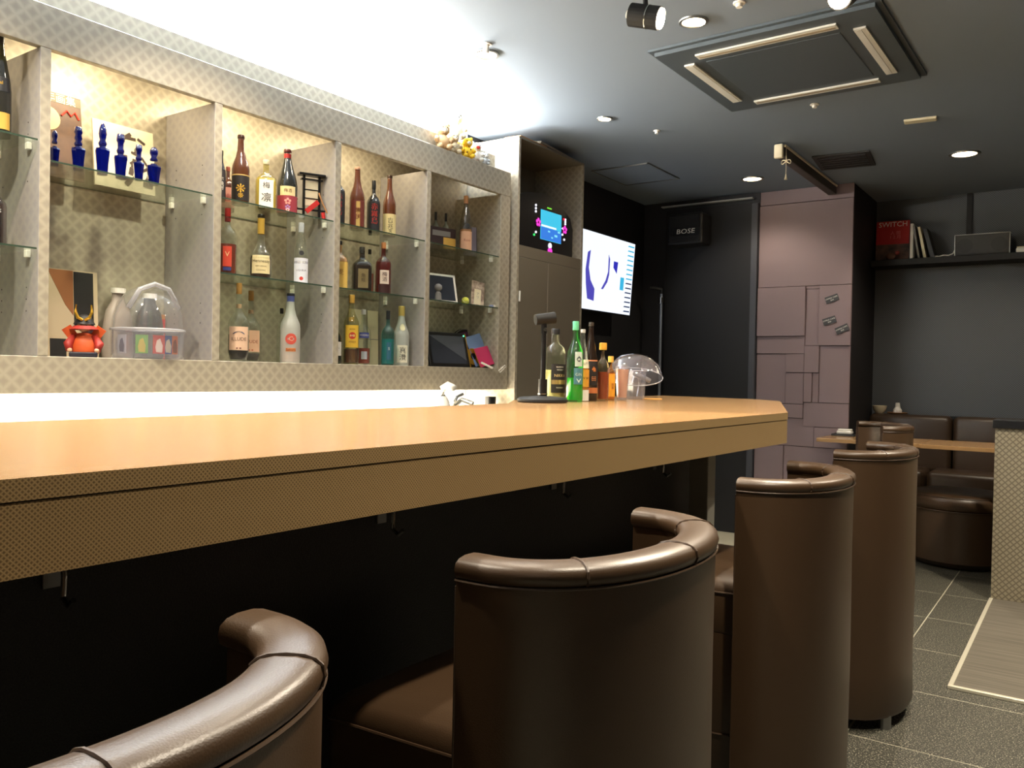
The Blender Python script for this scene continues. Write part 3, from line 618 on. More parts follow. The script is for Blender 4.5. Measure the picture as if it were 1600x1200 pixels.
t = thing('white_box', 'white rounded box on the ledge at the right frame edge', 'box', (-.43, 7.34, 2.256)); obj('body', BX((-.06, -.04, 0), (.08, .04, .045), .015, 3), M['whitep'], t); obj('lid', BX((-.055, -.036, .044), (.075, .036, .050), .002), M['cream'], t)

# ================================================================== bottles
PROF = dict(
 slim=[(1, 0), (1, .56), (.93, .62), (.55, .72), (.38, .78), (.34, .90)],
 sake=[(1, 0), (1, .50), (.94, .56), (.60, .68), (.42, .78), (.36, .90), (.36, .94)],
 wide=[(1, 0), (1, .56), (.95, .62), (.70, .68), (.34, .73), (.28, .78), (.28, .90)],
 bell=[(.82, 0), (1, .12), (1, .45), (.92, .52), (.62, .58), (.34, .64), (.26, .70), (.24, .88)],
 onion=[(.9, 0), (1, .06), (1, .32), (.88, .40), (.55, .48), (.36, .58), (.30, .70), (.30, .86)],
 broad=[(1, 0), (1, .62), (.97, .68), (.86, .73), (.62, .765), (.42, .785), (.37, .81), (.37, .92)],
 tall=[(1, 0), (1, .44), (.90, .54), (.66, .68), (.44, .80), (.34, .88), (.34, .92)],
)
def sq(p):
    return (lambda t: 1 / (abs(math.cos(t)) ** p + abs(math.sin(t)) ** p) ** (1 / p)) if p else None
GB = 'bottles on the glass shelves'
def bottle(lb, x, y, z, h, r, prof='slim', tint=(245, 248, 244), opaque=None, cap=(20, 20, 22), caph=.10, capr=None, capm=0, liq=None, fill=.5, lab=None, face=-.62, p=None, extra=None, group=GB, frost=0, neck=None, name='bottle'):
    t = thing(name, lb, 'bottle', (x, y, z), face, group)
    P = [(0, .004)] + [(a * r * .94, b * h if b else 0.0) if not b else (a * r, b * h) for a, b in PROF[prof]]
    P.insert(2, (r * PROF[prof][0][0], .012 * 1)); P = [(0, .003)] + [(P[1][0], 0)] + P[2:]
    P.sort(key=lambda q: 0)
    rf = sq(p)
    nz = PROF[prof][-1][1]; P.append((PROF[prof][-1][0] * r * .9, (nz + .02) * h)); P.append((0, (nz + .02) * h))
    if opaque: m = mat('glass_%s' % lb[:30], opaque, .12, coat=.5)
    else: m = glass('glass_%d_%d_%d_%s' % (*tint, frost), tint, .3 if frost else .04, .45 if frost else .025, (235, 238, 232))
    body = obj('glass_body', lathe(P, 28, rf), m, t, smooth=True, angle=.8)
    if liq:
        Q = [(0, .006)] + [(PROF[prof][0][0] * r * .9, .008)]; 
        for a, b in PROF[prof][1:]:
            if b < fill: Q.append((a * r * .92, b * h))
        last = [q for q in PROF[prof] if q[1] < fill][-1]; nxt = [q for q in PROF[prof] if q[1] >= fill][0]
        k_ = (fill - last[1]) / max(1e-6, nxt[1] - last[1]); rr = (last[0] + (nxt[0] - last[0]) * k_) * r * .92
        Q += [(rr, fill * h), (0, fill * h)]
        obj('liquid', lathe(Q, 24, rf), mat('liquid_%d_%d_%d' % liq, liq, .2, alpha=.9), t, smooth=True, angle=.8)
    nr = PROF[prof][-1][0] * r
    if cap:
        cr = capr or nr * 1.12
        obj('cap', lathe([(0, h * (1 - caph)), (cr * .96, h * (1 - caph)), (cr, h * (1 - caph) + .003), (cr, h - .004), (cr * .92, h), (0, h)], 20), mat('cap_%d_%d_%d' % cap, cap, .35, capm), t, smooth=True, angle=.7)
    if neck:  # (rgb, z0, z1)
        obj('neck_sleeve', lathe([(nr * 1.05, neck[1] * h), (nr * 1.08, neck[2] * h)], 20), mat('sleeve_%d_%d_%d' % neck[0], neck[0], .35), t, smooth=True)
    def surf(th, zz, o_=0):
        rr = r
        for (a, b), (c, d) in zip(PROF[prof], PROF[prof][1:]):
            if b <= zz / h <= d: rr = r * (a + (c - a) * (zz / h - b) / (d - b)); break
        rr = rr * (rf(th) if rf else 1) + .0008 + o_; return (rr * math.cos(th), rr * math.sin(th), zz)
    for L_ in (lab or []):  # (rgb, z0, z1, halfangle, [(text,size,z,rgb)])
        rgb, z0, z1, ha, tx = L_[:5]; n_ = 12; zs = [z0 * h + (z1 - z0) * h * i / 4 for i in range(5)]; bm = NB()
        if ha < 0:   # round seal
            ha = -ha; zc = (z0 + z1) / 2 * h; R2 = (z1 - z0) / 2 * h; c0 = bm.verts.new(surf(0, zc, .0006)); ring = [bm.verts.new(surf(R2 * math.cos(a) / r, zc + R2 * math.sin(a), .0006)) for a in [i * PI / 8 for i in range(16)]]
            for i in range(16): bm.faces.new((c0, ring[i], ring[(i + 1) % 16]))
        else:
            gr = [[bm.verts.new(surf(-ha + 2 * ha * i / n_, zz)) for i in range(n_ + 1)] for zz in zs]
            for a, b in zip(gr, gr[1:]):
                for i in range(n_): bm.faces.new((a[i], a[i + 1], b[i + 1], b[i]))
        lo = obj('label', bm, mat('label_%d_%d_%d' % rgb, rgb, .5), t, smooth=True)
        for s_, size, zz, c in tx:
            v_, f_ = textmesh(s_, size)
            obj('lettering', ([surf(a / r, min(.999 * h, max(.001, zz * h + b)), .0009 if len(L_) < 6 else .0015) for a, b in v_], f_), mat('ink_%d_%d_%d' % c, c, .5, .6 if c == (214, 168, 60) else 0), lo)
    if extra: extra(t, surf)
    return t
K = (24, 22, 22); W = (236, 232, 220); G = (214, 168, 60)
z1, z2, z3 = 1.9725, 1.6685, 1.3075
zf = 1.9725
# --- first bay (cut by the frame)
bottle('tall gold liqueur bottle with black label at the left frame edge, upper shelf', -3.0, 1.285, 2.0335, .345, .034, 'tall', (90, 96, 60), cap=K, lab=[((30, 30, 34), .42, .56, 1.2, [('Label', .016, .50, G), ]), ((200, 160, 70), .06, .22, 1.2, [])], liq=(170, 120, 40), fill=.42)
bottle('square whiskey bottle with black label at the left frame edge, lower shelf', -3.0, 1.262, 1.6705, .235, .041, 'wide', (150, 90, 50), p=6, cap=K, liq=(90, 44, 20), fill=.5, lab=[((26, 26, 28), .06, .60, .72, [('JACK\nDANIEL\'S', .016, .50, W), ('OLD No.7', .010, .34, W), ('TENNESSEE\nWHISKEY', .010, .22, W), ('', .01, .1, W)])])
bottle('dark bottle at the left frame edge in the lowest row of its bay', -3.02, 1.245, z3, .25, .036, 'slim', opaque=(20, 18, 20), cap=K)
bottle('amber bottle further left than the gold liqueur on the upper shelf', -3.03, 1.17, 2.0335, .28, .036, 'slim', opaque=(70, 40, 20), cap=(150, 30, 30), lab=[((210, 190, 140), .12, .40, 1.2, [])])
# --- blue chess piece decanters
blue = glass('cobalt_glass', (30, 50, 170), .03, .35, (14, 26, 120), 1.4)
tops = {'pawn': [(.5, .62), (.62, .66), (.4, .72), (.62, .82), (.62, .90), (.35, .98), (0, 1)], 'queen': [(.5, .55), (.62, .60), (.42, .66), (.5, .72), (.58, .78), (.50, .88), (.22, .98), (0, 1)],
        'rook': [(.5, .56), (.6, .62), (.45, .68), (.48, .80), (.62, .84), (.62, .99), (0, .99)], 'bishop': [(.5, .55), (.62, .6), (.42, .66), (.6, .72), (.45, .80), (.62, .86), (.5, .98), (0, 1)]}
for i, (y, h, r, kd, x, lb) in enumerate(((1.46, .126, .016, 'pawn', -2.99, 'blue glass decanter half hidden at the left end of the row'), (1.537, .157, .023, 'bishop', -2.98, 'blue glass decanter before the brown art book'), (1.620, .190, .024, 'queen', -2.97, 'tallest blue glass decanter with tapering stopper'), (1.688, .165, .023, 'rook', -2.97, 'blue glass decanter with flat crown stopper, right of the tallest'), (1.742, .134, .019, 'rook', -2.94, 'smaller bright blue glass decanter behind the flat crown one'), (1.815, .146, .025, 'pawn', -2.96, 'blue glass decanter with ball stopper at the right end of the row'))):
    t = thing('glass_decanter', lb, 'decanter', (x, y, z1 if y > 0 else 0), 0, 'blue chess piece decanters')
    obj('body', lathe([(0, 0), (.72 * r, 0), (.78 * r, .02 * h), (.85 * r, .2 * h), (1.05 * r, .46 * h), (.98 * r, .50 * h), (.5 * r, .52 * h), (.45 * r, .555 * h), (0, .555 * h)], 8), blue, t)
    obj('stopper', lathe([(0, tops[kd][0][1] * h)] + [(a * r, b * h) for a, b in tops[kd]], 14), blue, t, smooth=True)
# art books behind
t = thing('art_book', 'brown illustrated art book standing at the left of the blue decanters', 'book', (-3.15, 1.555, z1), rot=(0, -.12, 0))
obj('cover', BX((-.008, -.10, 0), (0, .095, .322)), mat('brown_print', (92, 62, 40), .5, noise=(16, (70, 44, 30))), t)
obj('face_patch', lathe([(0, 0), (.045, 0), (.045, .001), (0, .001)], 24), mat('pale_print', (216, 184, 132), .5), t, loc=(0, -.03, .22), rot=(0, PI / 2, 0))
obj('ribbon', tube([(.001, .02, .24), (.002, .04, .262), (.002, .055, .245), (.002, .07, .262), (.001, .085, .238)], .004, 5), M['redink'], t)
obj('title_strip', BX((0, -.10, .285), (.0006, .095, .318)), mat('olive_print', (84, 76, 50), .5), t)
ink('少年画集', .038, (.0012, .0, .300), (0, 1, 0), (0, 0, 1), M['cream'], t)
t = thing('art_book', 'cream art book with black ink drawing behind the blue decanters', 'book', (-3.14, 1.81, z1), rot=(0, -.10, 0))
obj('cover', BX((-.008, -.125, 0), (0, .125, .258)), M['cream'], t)
rnd = random.Random(8)
bm = NB()
for i in range(26):
    yy = rnd.uniform(-.02, .11); zz = rnd.uniform(.03, .22); a = rnd.uniform(0, PI); l_ = rnd.uniform(.02, .05)
    plate((.0012 + i * .00002, yy, zz), (0, math.cos(a), math.sin(a)), (0, -math.sin(a), math.cos(a)), l_, rnd.uniform(.008, .022), .0006, bm)
obj('ink_drawing', bm, mat('sepia_ink', (70, 56, 46), .6), t)['kind'] = 'stuff'
# --- bay with samurai doll and clear box
dm = lambda n_, c, **k: mat('doll_' + n_, c, .5, **k)
t = thing('samurai_doll', 'small samurai doll in orange armour and gold horned helmet', 'doll', (-2.98, 1.567, z3), -.55)
obj('robe', lathe([(0, 0), (.040, 0), (.048, .02), (.040, .06), (.028, .085), (0, .09)], 20), dm('orange', (214, 92, 44)), t, smooth=True)
obj('skirt', BX((.01, -.045, .0), (.052, .045, .018), .004), dm('navy', (30, 30, 46)), t)
for s in (-1, 1):
    obj('shoulder_plate', plate((.012, s * .045, .088), (0, 1, -s * .7), (.2, s * .7, 1), .034, .044, .005), dm('orange', (214, 92, 44)), t)
    obj('sleeve', tube([(.01, s * .030, .075), (.024, s * .05, .045), (.038, s * .045, .025)], [.014, .016, .012]), dm('red', (170, 48, 40)), t, smooth=True)
    obj('hand', ball((.042, s * .043, .024), .009), dm('skin', (226, 180, 148)), t, smooth=True)
hd = obj('head', ball((.016, 0, .112), .024, sc=(.95, 1, .95)), dm('skin', (226, 180, 148)), t, smooth=True)
for s in (-1, 1): obj('eye', ball((.0382, s * .009, .114), .0022, sub=1), M['ink'], hd)
he = obj('helmet', lathe([(.036, .118), (.030, .130), (.022, .146), (.008, .154), (0, .155)], 18), dm('black', (30, 26, 28)), t, loc=(.010, 0, 0), smooth=True)
for s in (-1, 1): obj('horn', tube([(.030, s * .004, .132), (.036, s * .018, .140), (.036, s * .026, .160), (.034, s * .024, .186)], [.005, .006, .005, .003], 6), M['gold'], he)
obj('neck_guard', lathe([(.034, .112), (.048, .100), (.046, .098), (.032, .110)], 18), dm('red', (170, 48, 40)), he, loc=(.004, 0, 0))
t = thing('photo_panel', 'tall printed panel with a pale face picture behind the samurai doll', 'poster', (-3.19, 1.640, z3), rot=(0, -.06, 0))
obj('board', BX((-.006, -.10, 0), (0, .095, .335)), mat('pale_photo', (200, 182, 152), .5), t)
bm = NB(); pp = [(-.095, .332), (.0, .332), (.0, .16), (-.03, .2), (-.06, .26)]
obj('hair_shape', prism([(a, b) for a, b in pp], 0, .0008), mat('amber_photo', (150, 96, 56), .5), t, rot=(PI / 2, 0, PI / 2))
obj('black_panel', BX((0, .002, .12), (.001, .078, .33)), M['ink'], t)
obj('dark_drape', BX((0, .03, .0), (.001, .08, .12)), mat('dark_maroon', (50, 24, 30), .5), t)
obj('dark_plume', BX((0, -.09, .0), (.001, -.03, .07)), M['ink'], t)
for i, (y, c, lb, hh) in enumerate(((1.81, (156, 146, 136), 'grey rounded jug behind the clear round box', .28), (1.945, (34, 36, 34), 'black rounded jug behind the clear round box', .27))):
    t = thing('jug', lb, 'jug', (-3.188, y, z3), 0, 'two jugs behind the clear box')
    obj('body', lathe([(0, 0), (.058, 0), (.062, .02), (.060, .12), (.048, .19), (.026, .23), (.024, hh - .02), (0, hh - .02)], 24, lambda a: 1 / math.sqrt((math.cos(a) / .68) ** 2 + math.sin(a) ** 2)), mat('jug_%d' % c[0], c, .35), t, smooth=True, angle=.8)
    obj('lid', lathe([(0, hh - .02), (.028, hh - .02), (.028, hh), (0, hh)], 20), M['whitep'], t)
t = thing('clear_round_box', 'clear round acrylic box holding small picture cards beside the samurai doll', 'box', (-3.015, 1.835, z3), -.55)
obj('tub', lathe([(0, 0), (.128, 0), (.132, .01), (.132, .108), (.129, .108), (.128, .006), (0, .006)], 36), clearp, t, smooth=True, angle=.7)
obj('rim', tube([(.134 * math.cos(i * PI / 20), .134 * math.sin(i * PI / 20), .112) for i in range(40)], .006, 6, closed=True), glass('rim_plastic', (235, 235, 240), .1, .4, (220, 220, 225)), t, smooth=True)
obj('domed_lid', lathe([(.131, .118), (.128, .16), (.112, .215), (.08, .258), (.045, .276), (0, .282)], 36), glass('dome_plastic', (250, 250, 252), .06, .05), t, smooth=True)
obj('handle', tube([(.10, -.07, .19), (.10, -.03, .262), (.09, .02, .285), (.06, .07, .27), (.03, .11, .20)], .010, 8), glass('rim_plastic', (235, 235, 240), .1, .4, (220, 220, 225)), t, smooth=True)
GC = 'picture cards in the clear round box'
for a, c, c2, lb in ((-.85, (186, 190, 200), (80, 82, 110), 'grey violet picture card leftmost in the clear round box'), (-.18, (120, 176, 84), (210, 190, 90), 'green picture card in the clear round box'), (.32, (200, 60, 60), (236, 214, 200), 'red picture card in the clear round box'), (.62, (52, 82, 150), (200, 190, 170), 'blue picture card in the clear round box'), (.90, (214, 104, 48), (130, 56, 30), 'orange picture card rightmost in the clear round box')):
    wa = a - .55; cx, cy = -3.015 + .120 * math.cos(wa), 1.835 + .120 * math.sin(wa)
    q = thing('picture_card', lb, 'card', (cx, cy, z3 + .020), wa, GC)
    obj('card', BX((-.001, -.022 if abs(a) < .5 or a < 0 else -.017, 0), (.001, .022 if a < .6 else .017, .070)), mat('card_%d' % c[0], c, .5), q)
    obj('printed_shape', prism([(-.010, .006), (.012, .004), (.014, .03), (.004, .058), (-.008, .05), (-.013, .025)], .0, .0005), mat('shape_%d' % c2[0], c2, .5), q, loc=(.0011, 0, 0), rot=(PI / 2, 0, PI / 2))
t = thing('card_box', 'narrow red and yellow card box behind the clear round box', 'box', (-3.20, 1.995, z3), rot=(0, 0, .1))
obj('box', BX((-.02, -.03, 0), (.0, .03, .19)), mat('ochre_card', (176, 116, 60), .6), t); obj('red_flap', BX((0, -.0, .0), (.001, .03, .17)), M['red'], t)

# --- bay 2
bottle('slim black bottle with white lettering at the left end, top shelf', -3.0, 2.145, zf, .213, .017, 'slim', opaque=(26, 24, 26), cap=K, lab=[((40, 34, 36), .08, .6, 1.3, [('芋\n焼\n酎', .018, .34, W)])])
t = bottle('bottle with pink label behind the tall brown bottle', -3.17, 2.30, zf, .20, .030, 'wide', opaque=(70, 40, 34), cap=(120, 60, 50), lab=[((196, 138, 128), .08, .52, 1.3, [('梅', .03, .3, (150, 60, 60))])])
bottle('tall brown bottle with black and gold emblem label, top shelf', -2.99, 2.232, zf, .297, .037, 'sake', opaque=(86, 48, 26), cap=(60, 34, 24), caph=.05, lab=[((34, 28, 26), .05, .40, 1.2, [('❋', .05, .22, G), ('❋', .03, .12, G)]), ((200, 170, 100), .405, .42, 1.4, [])])
bottle('clear yellow bottle with black brush lettering on white label, top shelf', -3.0, 2.372, zf, .224, .045, 'wide', (240, 236, 190), cap=(214, 206, 176), caph=.09, p=3.4, liq=(214, 196, 110), fill=.62, lab=[((238, 234, 222), .03, .58, .62, [('梅', .030, .46, K), ('凛', .042, .22, K)])])
bottle('dark bottle half hidden behind the brush lettered bottle', -3.19, 2.52, zf, .20, .026, 'slim', opaque=(50, 30, 26), cap=K)
bottle('dark bottle with red neck, cream arch label and floral wrap, top shelf', -3.0, 2.490, zf, .297, .045, 'tall', opaque=(30, 32, 30), cap=(70, 26, 26), caph=.05, neck=((150, 40, 40), .78, .93), lab=[((222, 202, 150), .28, .42, .8, [('梅酒', .018, .35, (110, 70, 40))]), ((150, 50, 62), .02, .28, 1.3, [('✿', .04, .19, (226, 150, 140)), ('✿', .03, .10, (170, 130, 190)), ('✿', .024, .06, (236, 200, 180))])])
t = thing('display_frame', 'small black wooden lattice stand with red folded fan, top shelf', 'ornament', (-3.0, 2.632, zf), -.45)
for y in (-.036, .036): obj('post', BX((-.007, y - .005, 0), (.007, y + .005, .205)), M['blackp'], t)
obj('roof', BX((-.022, -.062, .205), (.022, .062, .216), .002), M['blackp'], t); obj('roof_beam', BX((-.012, -.05, .186), (.012, .05, .192)), M['blackp'], t)
obj('paper_panel', BX((-.003, -.030, .07), (.001, .030, .18)), M['cream'], t)
for z in (.10, .14): obj('lattice_bar', BX((.001, -.034, z), (.004, .034, z + .004)), M['blackp'], t)
obj('crossbar', BX((-.006, -.075, .045), (.008, .075, .052)), M['blackp'], t)
fan = obj('red_fan', plate((.016, .0, .062), (0, 1, .9), (0, -.9, 1), .075, .022, .010), M['red'], t)
obj('ribbon', tube([(.016, .03, .13), (.018, .05, .08), (.02, .07, .04)], .0035, 6), mat('pale_wood', (176, 128, 84), .5), t); obj('red_tassel', cyl((.018, .055, .012), (.018, .050, .04), .009, 8), M['red'], t)
bottle('round bottle of red liquor with red cap, middle shelf left', -3.0, 2.178, z2, .283, .040, 'wide', cap=(150, 34, 32), caph=.13, liq=(120, 44, 22), fill=.46, lab=[((206, 70, 50), .12, .42, .45, [('V', .03, .30, (236, 200, 150)), ]), ((50, 60, 120), .06, .11, .4, [])], neck=((110, 30, 30), .80, .86))
bottle('round cognac bottle with cream script label and gold neck, middle shelf', -3.0, 2.350, z2, .285, .047, 'onion', cap=(40, 34, 24), caph=.05, neck=((206, 164, 74), .70, .94), liq=(70, 30, 16), fill=.36, lab=[((222, 206, 158), .08, .36, .9, [('Hennessy', .020, .27, (60, 50, 30)), ('VERY SPECIAL', .008, .19, (90, 70, 40)), ('COGNAC', .009, .13, (90, 70, 40))])])
bottle('clear bottle with white label, blue band and black seal, middle shelf', -3.0, 2.575, z2, .285, .034, 'tall', cap=(214, 216, 230), caph=.16, lab=[((226, 228, 238), .02, .42, 1.1, [('LIQUEUR', .011, .22, (90, 90, 110))]), ((40, 46, 96), .33, .37, 1.12, [('MARIE B.', .010, .35, W)], 1), ((24, 24, 28), .46, .54, -1, []), ((206, 60, 50), .06, .12, -1, [], 1)])
bottle('clear cork-topped bottle of dark liqueur with pale label, lowest row left', -2.975, 2.222, z3, .332, .044, 'bell', cap=(168, 126, 70), caph=.14, liq=(26, 20, 24), fill=.34, neck=((214, 176, 140), .68, .73), lab=[((226, 190, 162), .14, .44, 1.0, [('ILLUDE', .020, .28, (80, 50, 40)), ('▬', .02, .17, (120, 70, 60)), ('⌢', .06, .36, (90, 90, 110))])])
bottle('second cork-topped clear bottle with peach label, behind the first', -3.09, 2.372, z3, .318, .044, 'bell', cap=(168, 126, 70), caph=.14, liq=(30, 24, 26), fill=.12, neck=((214, 176, 140), .68, .73), lab=[((224, 180, 150), .14, .44, 1.0, [('ILLUDE', .020, .28, (150, 60, 40)), ('▬', .02, .17, (190, 90, 60))])])
bottle('frosted bottle half full of orange liqueur, lowest row', -3.0, 2.520, z3, .316, .045, 'sake', (225, 225, 222), frost=1, cap=(34, 36, 44), caph=.04, neck=((80, 90, 150), .88, .96), liq=(206, 128, 76), fill=.36, lab=[((206, 84, 70), .26, .42, -1, [('C', .028, .34, (226, 190, 170))], 1), ((206, 128, 76), .16, .21, .5, [('Sakura', .016, .185, (120, 60, 40))])])
bottle('small clear bottle with black cap behind the orange liqueur', -3.17, 2.61, z3, .26, .022, 'slim', cap=K)
# --- bay 3
RED = (196, 54, 44)
bottle('black bottle with red brush letters at the left end, third bay top shelf', -3.0, 2.798, zf, .276, .034, 'wide', opaque=(28, 30, 34), cap=(26, 28, 32), caph=.16, lab=[((34, 36, 40), .05, .6, .9, [('赤\n霧\n島', .036, .36, RED)])])
bottle('brown bottle with gold lettered strip, third bay top shelf', -3.0, 2.925, zf, .311, .037, 'sake', opaque=(96, 50, 28), cap=(190, 150, 130), caph=.045, lab=[((110, 46, 36), .05, .46, 1.0, [('', .02, .3, G)]), ((206, 172, 96), .04, .44, .26, [('黒\n伊', .03, .24, (130, 60, 40))], 1)])
bottle('black bottle with red brush letters right of the brown gold strip bottle', -3.02, 3.060, zf, .274, .034, 'wide', opaque=(28, 30, 34), cap=(26, 28, 32), caph=.16, lab=[((34, 36, 40), .05, .6, .9, [('赤\n霧\n島', .036, .36, RED)])])
bottle('brown bottle with cream label and small black brush marks, top shelf', -3.0, 3.155, zf, .317, .034, 'sake', opaque=(94, 52, 30), cap=(60, 40, 30), caph=.045, lab=[((216, 200, 146), .02, .36, 1.3, [('吉\n兆', .030, .20, K), ('宝', .02, .08, K)])])
bottle('rope-wrapped bottle with yellow paper label, third bay middle shelf', -3.0, 2.815, z2, .235, .038, 'wide', opaque=(150, 112, 70), cap=K, caph=.08, p=3, lab=[((212, 178, 92), .02, .56, 1.2, [('麦', .03, .34, (150, 110, 50))])])
bottle('square olive whisky bottle with bark brown cap, middle shelf', -3.0, 2.965, z2, .226, .046, 'wide', (150, 130, 80), p=5, cap=(64, 60, 54), caph=.14, liq=(104, 80, 44), fill=.58, lab=[((124, 110, 74), .08, .5, .5, [('角\n瓶', .022, .30, (66, 54, 34))])])
bottle('red amber bottle with white brush label and orange cap, middle shelf', -3.0, 3.118, z2, .270, .040, 'wide', (200, 100, 60), cap=(214, 140, 90), caph=.12, liq=(150, 46, 26), fill=.62, lab=[((228, 210, 196), .20, .46, .6, [('梅\n酒', .026, .33, (70, 40, 36))], ), ((60, 30, 30), .02, .19, .8, [])])
bottle('clear bottle with black cap behind the red amber bottle', -3.19, 3.21, z2, .26, .024, 'slim', cap=K, liq=(150, 70, 50), fill=.5)
bottle('green bottle with white label and red shoulder, lowest row left end', -3.0, 2.786, z3, .222, .036, 'wide', (60, 130, 70), liq=(30, 100, 50), fill=.5, cap=(120, 40, 40), caph=.2, lab=[((226, 222, 214), .18, .48, 1.2, [('DRY GIN', .012, .34, (90, 110, 90))])])
bottle('clear rum bottle with yellow label and gold crown cap, lowest row', -3.0, 2.900, z3, .343, .038, 'slim', (235, 232, 200), cap=(206, 160, 76), caph=.12, neck=((214, 176, 70), .62, .68), liq=(90, 56, 40), fill=.22, lab=[((222, 182, 62), .24, .56, .95, [('RON', .012, .50, (110, 50, 30)), ('AÑEJO', .012, .32, (120, 60, 30))]), ((190, 60, 44), .36, .46, -1, [('HC', .014, .41, W)], 1)])
bottle('clear vodka bottle with white cap and blue band, lowest row', -3.08, 3.062, z3, .285, .038, 'wide', cap=(232, 232, 240), caph=.09, liq=(150, 64, 56), fill=.30, lab=[((70, 78, 150), .48, .58, .7, [('VODKA', .014, .53, W)]), ((180, 186, 200), .10, .24, .4, [])])
bottle('teal tinted gin bottle with black cap, lowest row', -2.96, 3.118, z3, .279, .034, 'wide', (150, 215, 215), cap=(34, 38, 44), caph=.16, liq=(70, 160, 160), fill=.48, lab=[((40, 96, 120), .10, .42, .35, [('S', .02, .3, W)])])
bottle('frosted sake bottle with gold cap and white brush label, lowest row right', -3.0, 3.262, z3, .315, .042, 'sake', (215, 225, 215), frost=1, cap=(214, 190, 110), caph=.17, capm=.4, lab=[((232, 228, 208), .05, .34, .7, [('真\n澄', .036, .19, K)]), ((226, 220, 180), .58, .70, -1, [])])
for y0, y1, lb in ((3.105, 3.21, 'cream paper card standing left behind the clear bottles'), (3.245, 3.325, 'cream paper card standing right behind the clear bottles')):
    t = thing('paper_card', lb, 'card', (-3.225, (y0 + y1) / 2, z3), 0, 'cream cards behind the bottles', rot=(0, -.03, 0)); hh = (y1 - y0) / 2
    obj('card', BX((-.002, -hh, 0), (0, hh, .298)), M['cream'], t); obj('fold', BX((0, -hh, .14), (.0006, hh, .143)), M['grey'], t)
# --- bay 4
t = thing('gift_box', 'dark and yellow printed box at the left of the right bay top shelf', 'box', (-3.05, 3.655, zf), -.2)
obj('box', BX((-.07, -.09, 0), (.0, .09, .13), .002, 1), mat('dark_box', (50, 34, 36), .5), t); obj('yellow_panel', BX((0, .0, .01), (.001, .088, .075)), mat('yellow_print', (206, 164, 80), .5), t); obj('pale_panel', BX((0, -.08, .08), (.001, .05, .11)), M['grey'], t)
bottle('short clear bottle with black cap behind the printed box, left one', -3.165, 3.72, zf, .24, .024, 'wide', opaque=(126, 132, 120), cap=K, caph=.20)
bottle('short clear bottle with black cap behind the printed box, right one', -3.155, 3.80, zf, .245, .024, 'wide', opaque=(120, 122, 112), cap=K, caph=.20)
bottle('pink labelled clear wine bottle with orange neck, right bay top shelf', -2.985, 3.775, zf, .325, .036, 'tall', (220, 215, 200), cap=(206, 150, 100), caph=.07, neck=((206, 150, 110), .86, .94), liq=(214, 160, 120), fill=.4, lab=[((206, 160, 130), .02, .36, 1.1, [('Rosé', .02, .2, (140, 80, 60))]), ((40, 40, 40), .40, .50, -1, [])])
t = thing('booklet', 'grey violet booklet standing beside the pink labelled bottle', 'booklet', (-3.05, 3.905, zf), rot=(0, -.05, -.35)); obj('cover', BX((-.008, -.045, 0), (0, .045, .175)), mat('violet_grey_print', (128, 122, 140), .5), t); obj('spine', BX((-.009, .045, 0), (.001, .048, .175)), mat('dark_box', (50, 34, 36), .5), t)
t = thing('tablet', 'white framed tablet leaning on the right bay middle shelf', 'tablet', (-2.99, 3.585, z2 - .0), rot=(0, -.22, -.2))
obj('frame', BX((-.01, -.115, 0), (0, .115, .168), .004, 2), M['whitep'], t); obj('screen', BX((0, -.098, .014), (.001, .098, .154)), mat('dark_screen', (52, 56, 66), .15), t)
t = thing('small_ornament', 'tiny grey figure ornament at the left of the white tablet', 'ornament', (-2.93, 3.475, z2)); obj('body', lathe([(0, 0), (.02, 0), (.016, .04), (.008, .05), (0, .05)], 12), M['grey'], t); obj('head', ball((0, 0, .07), .022), M['grey'], t, smooth=True)
t = thing('tennis_ball', 'yellow green tennis ball between the tablet and the picture card', 'ball', (-2.97, 3.765, z2 + .0225)); obj('ball', ball((0, 0, 0), .0225, sub=3), mat('felt_yellow', (204, 208, 84), .9), t, smooth=True)
obj('seam', tube([(.0227 * math.cos(a) * math.cos(.5 * math.sin(2 * a)), .0227 * math.sin(a) * math.cos(.5 * math.sin(2 * a)), .0227 * math.sin(.5 * math.sin(2 * a))) for a in [i * PI / 16 for i in range(32)]], .0008, 5, closed=True), M['whitep'], t)
t = thing('picture_card', 'slim picture card leaning right of the tennis ball', 'card', (-2.99, 3.905, z2 + .008), rot=(-.16, -.2, -.35)); obj('card', BX((-.002, -.045, 0), (0, .045, .15)), mat('card_brown', (110, 84, 74), .5, noise=(30, (210, 190, 170))), t); obj('title_strip', BX((0, -.025, .005), (.0008, .022, .1)), M['cream'], t); ink('ア\nリ', .02, (.0012, 0, .06), (0, 1, 0), (0, 0, 1), M['grey'], t)
t = thing('eraser', 'small pale blue block at the shelf edge right of the picture card', 'block', (-2.93, 3.975, z2)); obj('block', BX((-.012, -.02, 0), (.012, .014, .014), .003), mat('pale_blue', (150, 160, 200), .5), t); obj('sleeve', BX((-.0125, -.005, -.0), (.0125, .0146, .0145)), M['whitep'], t)
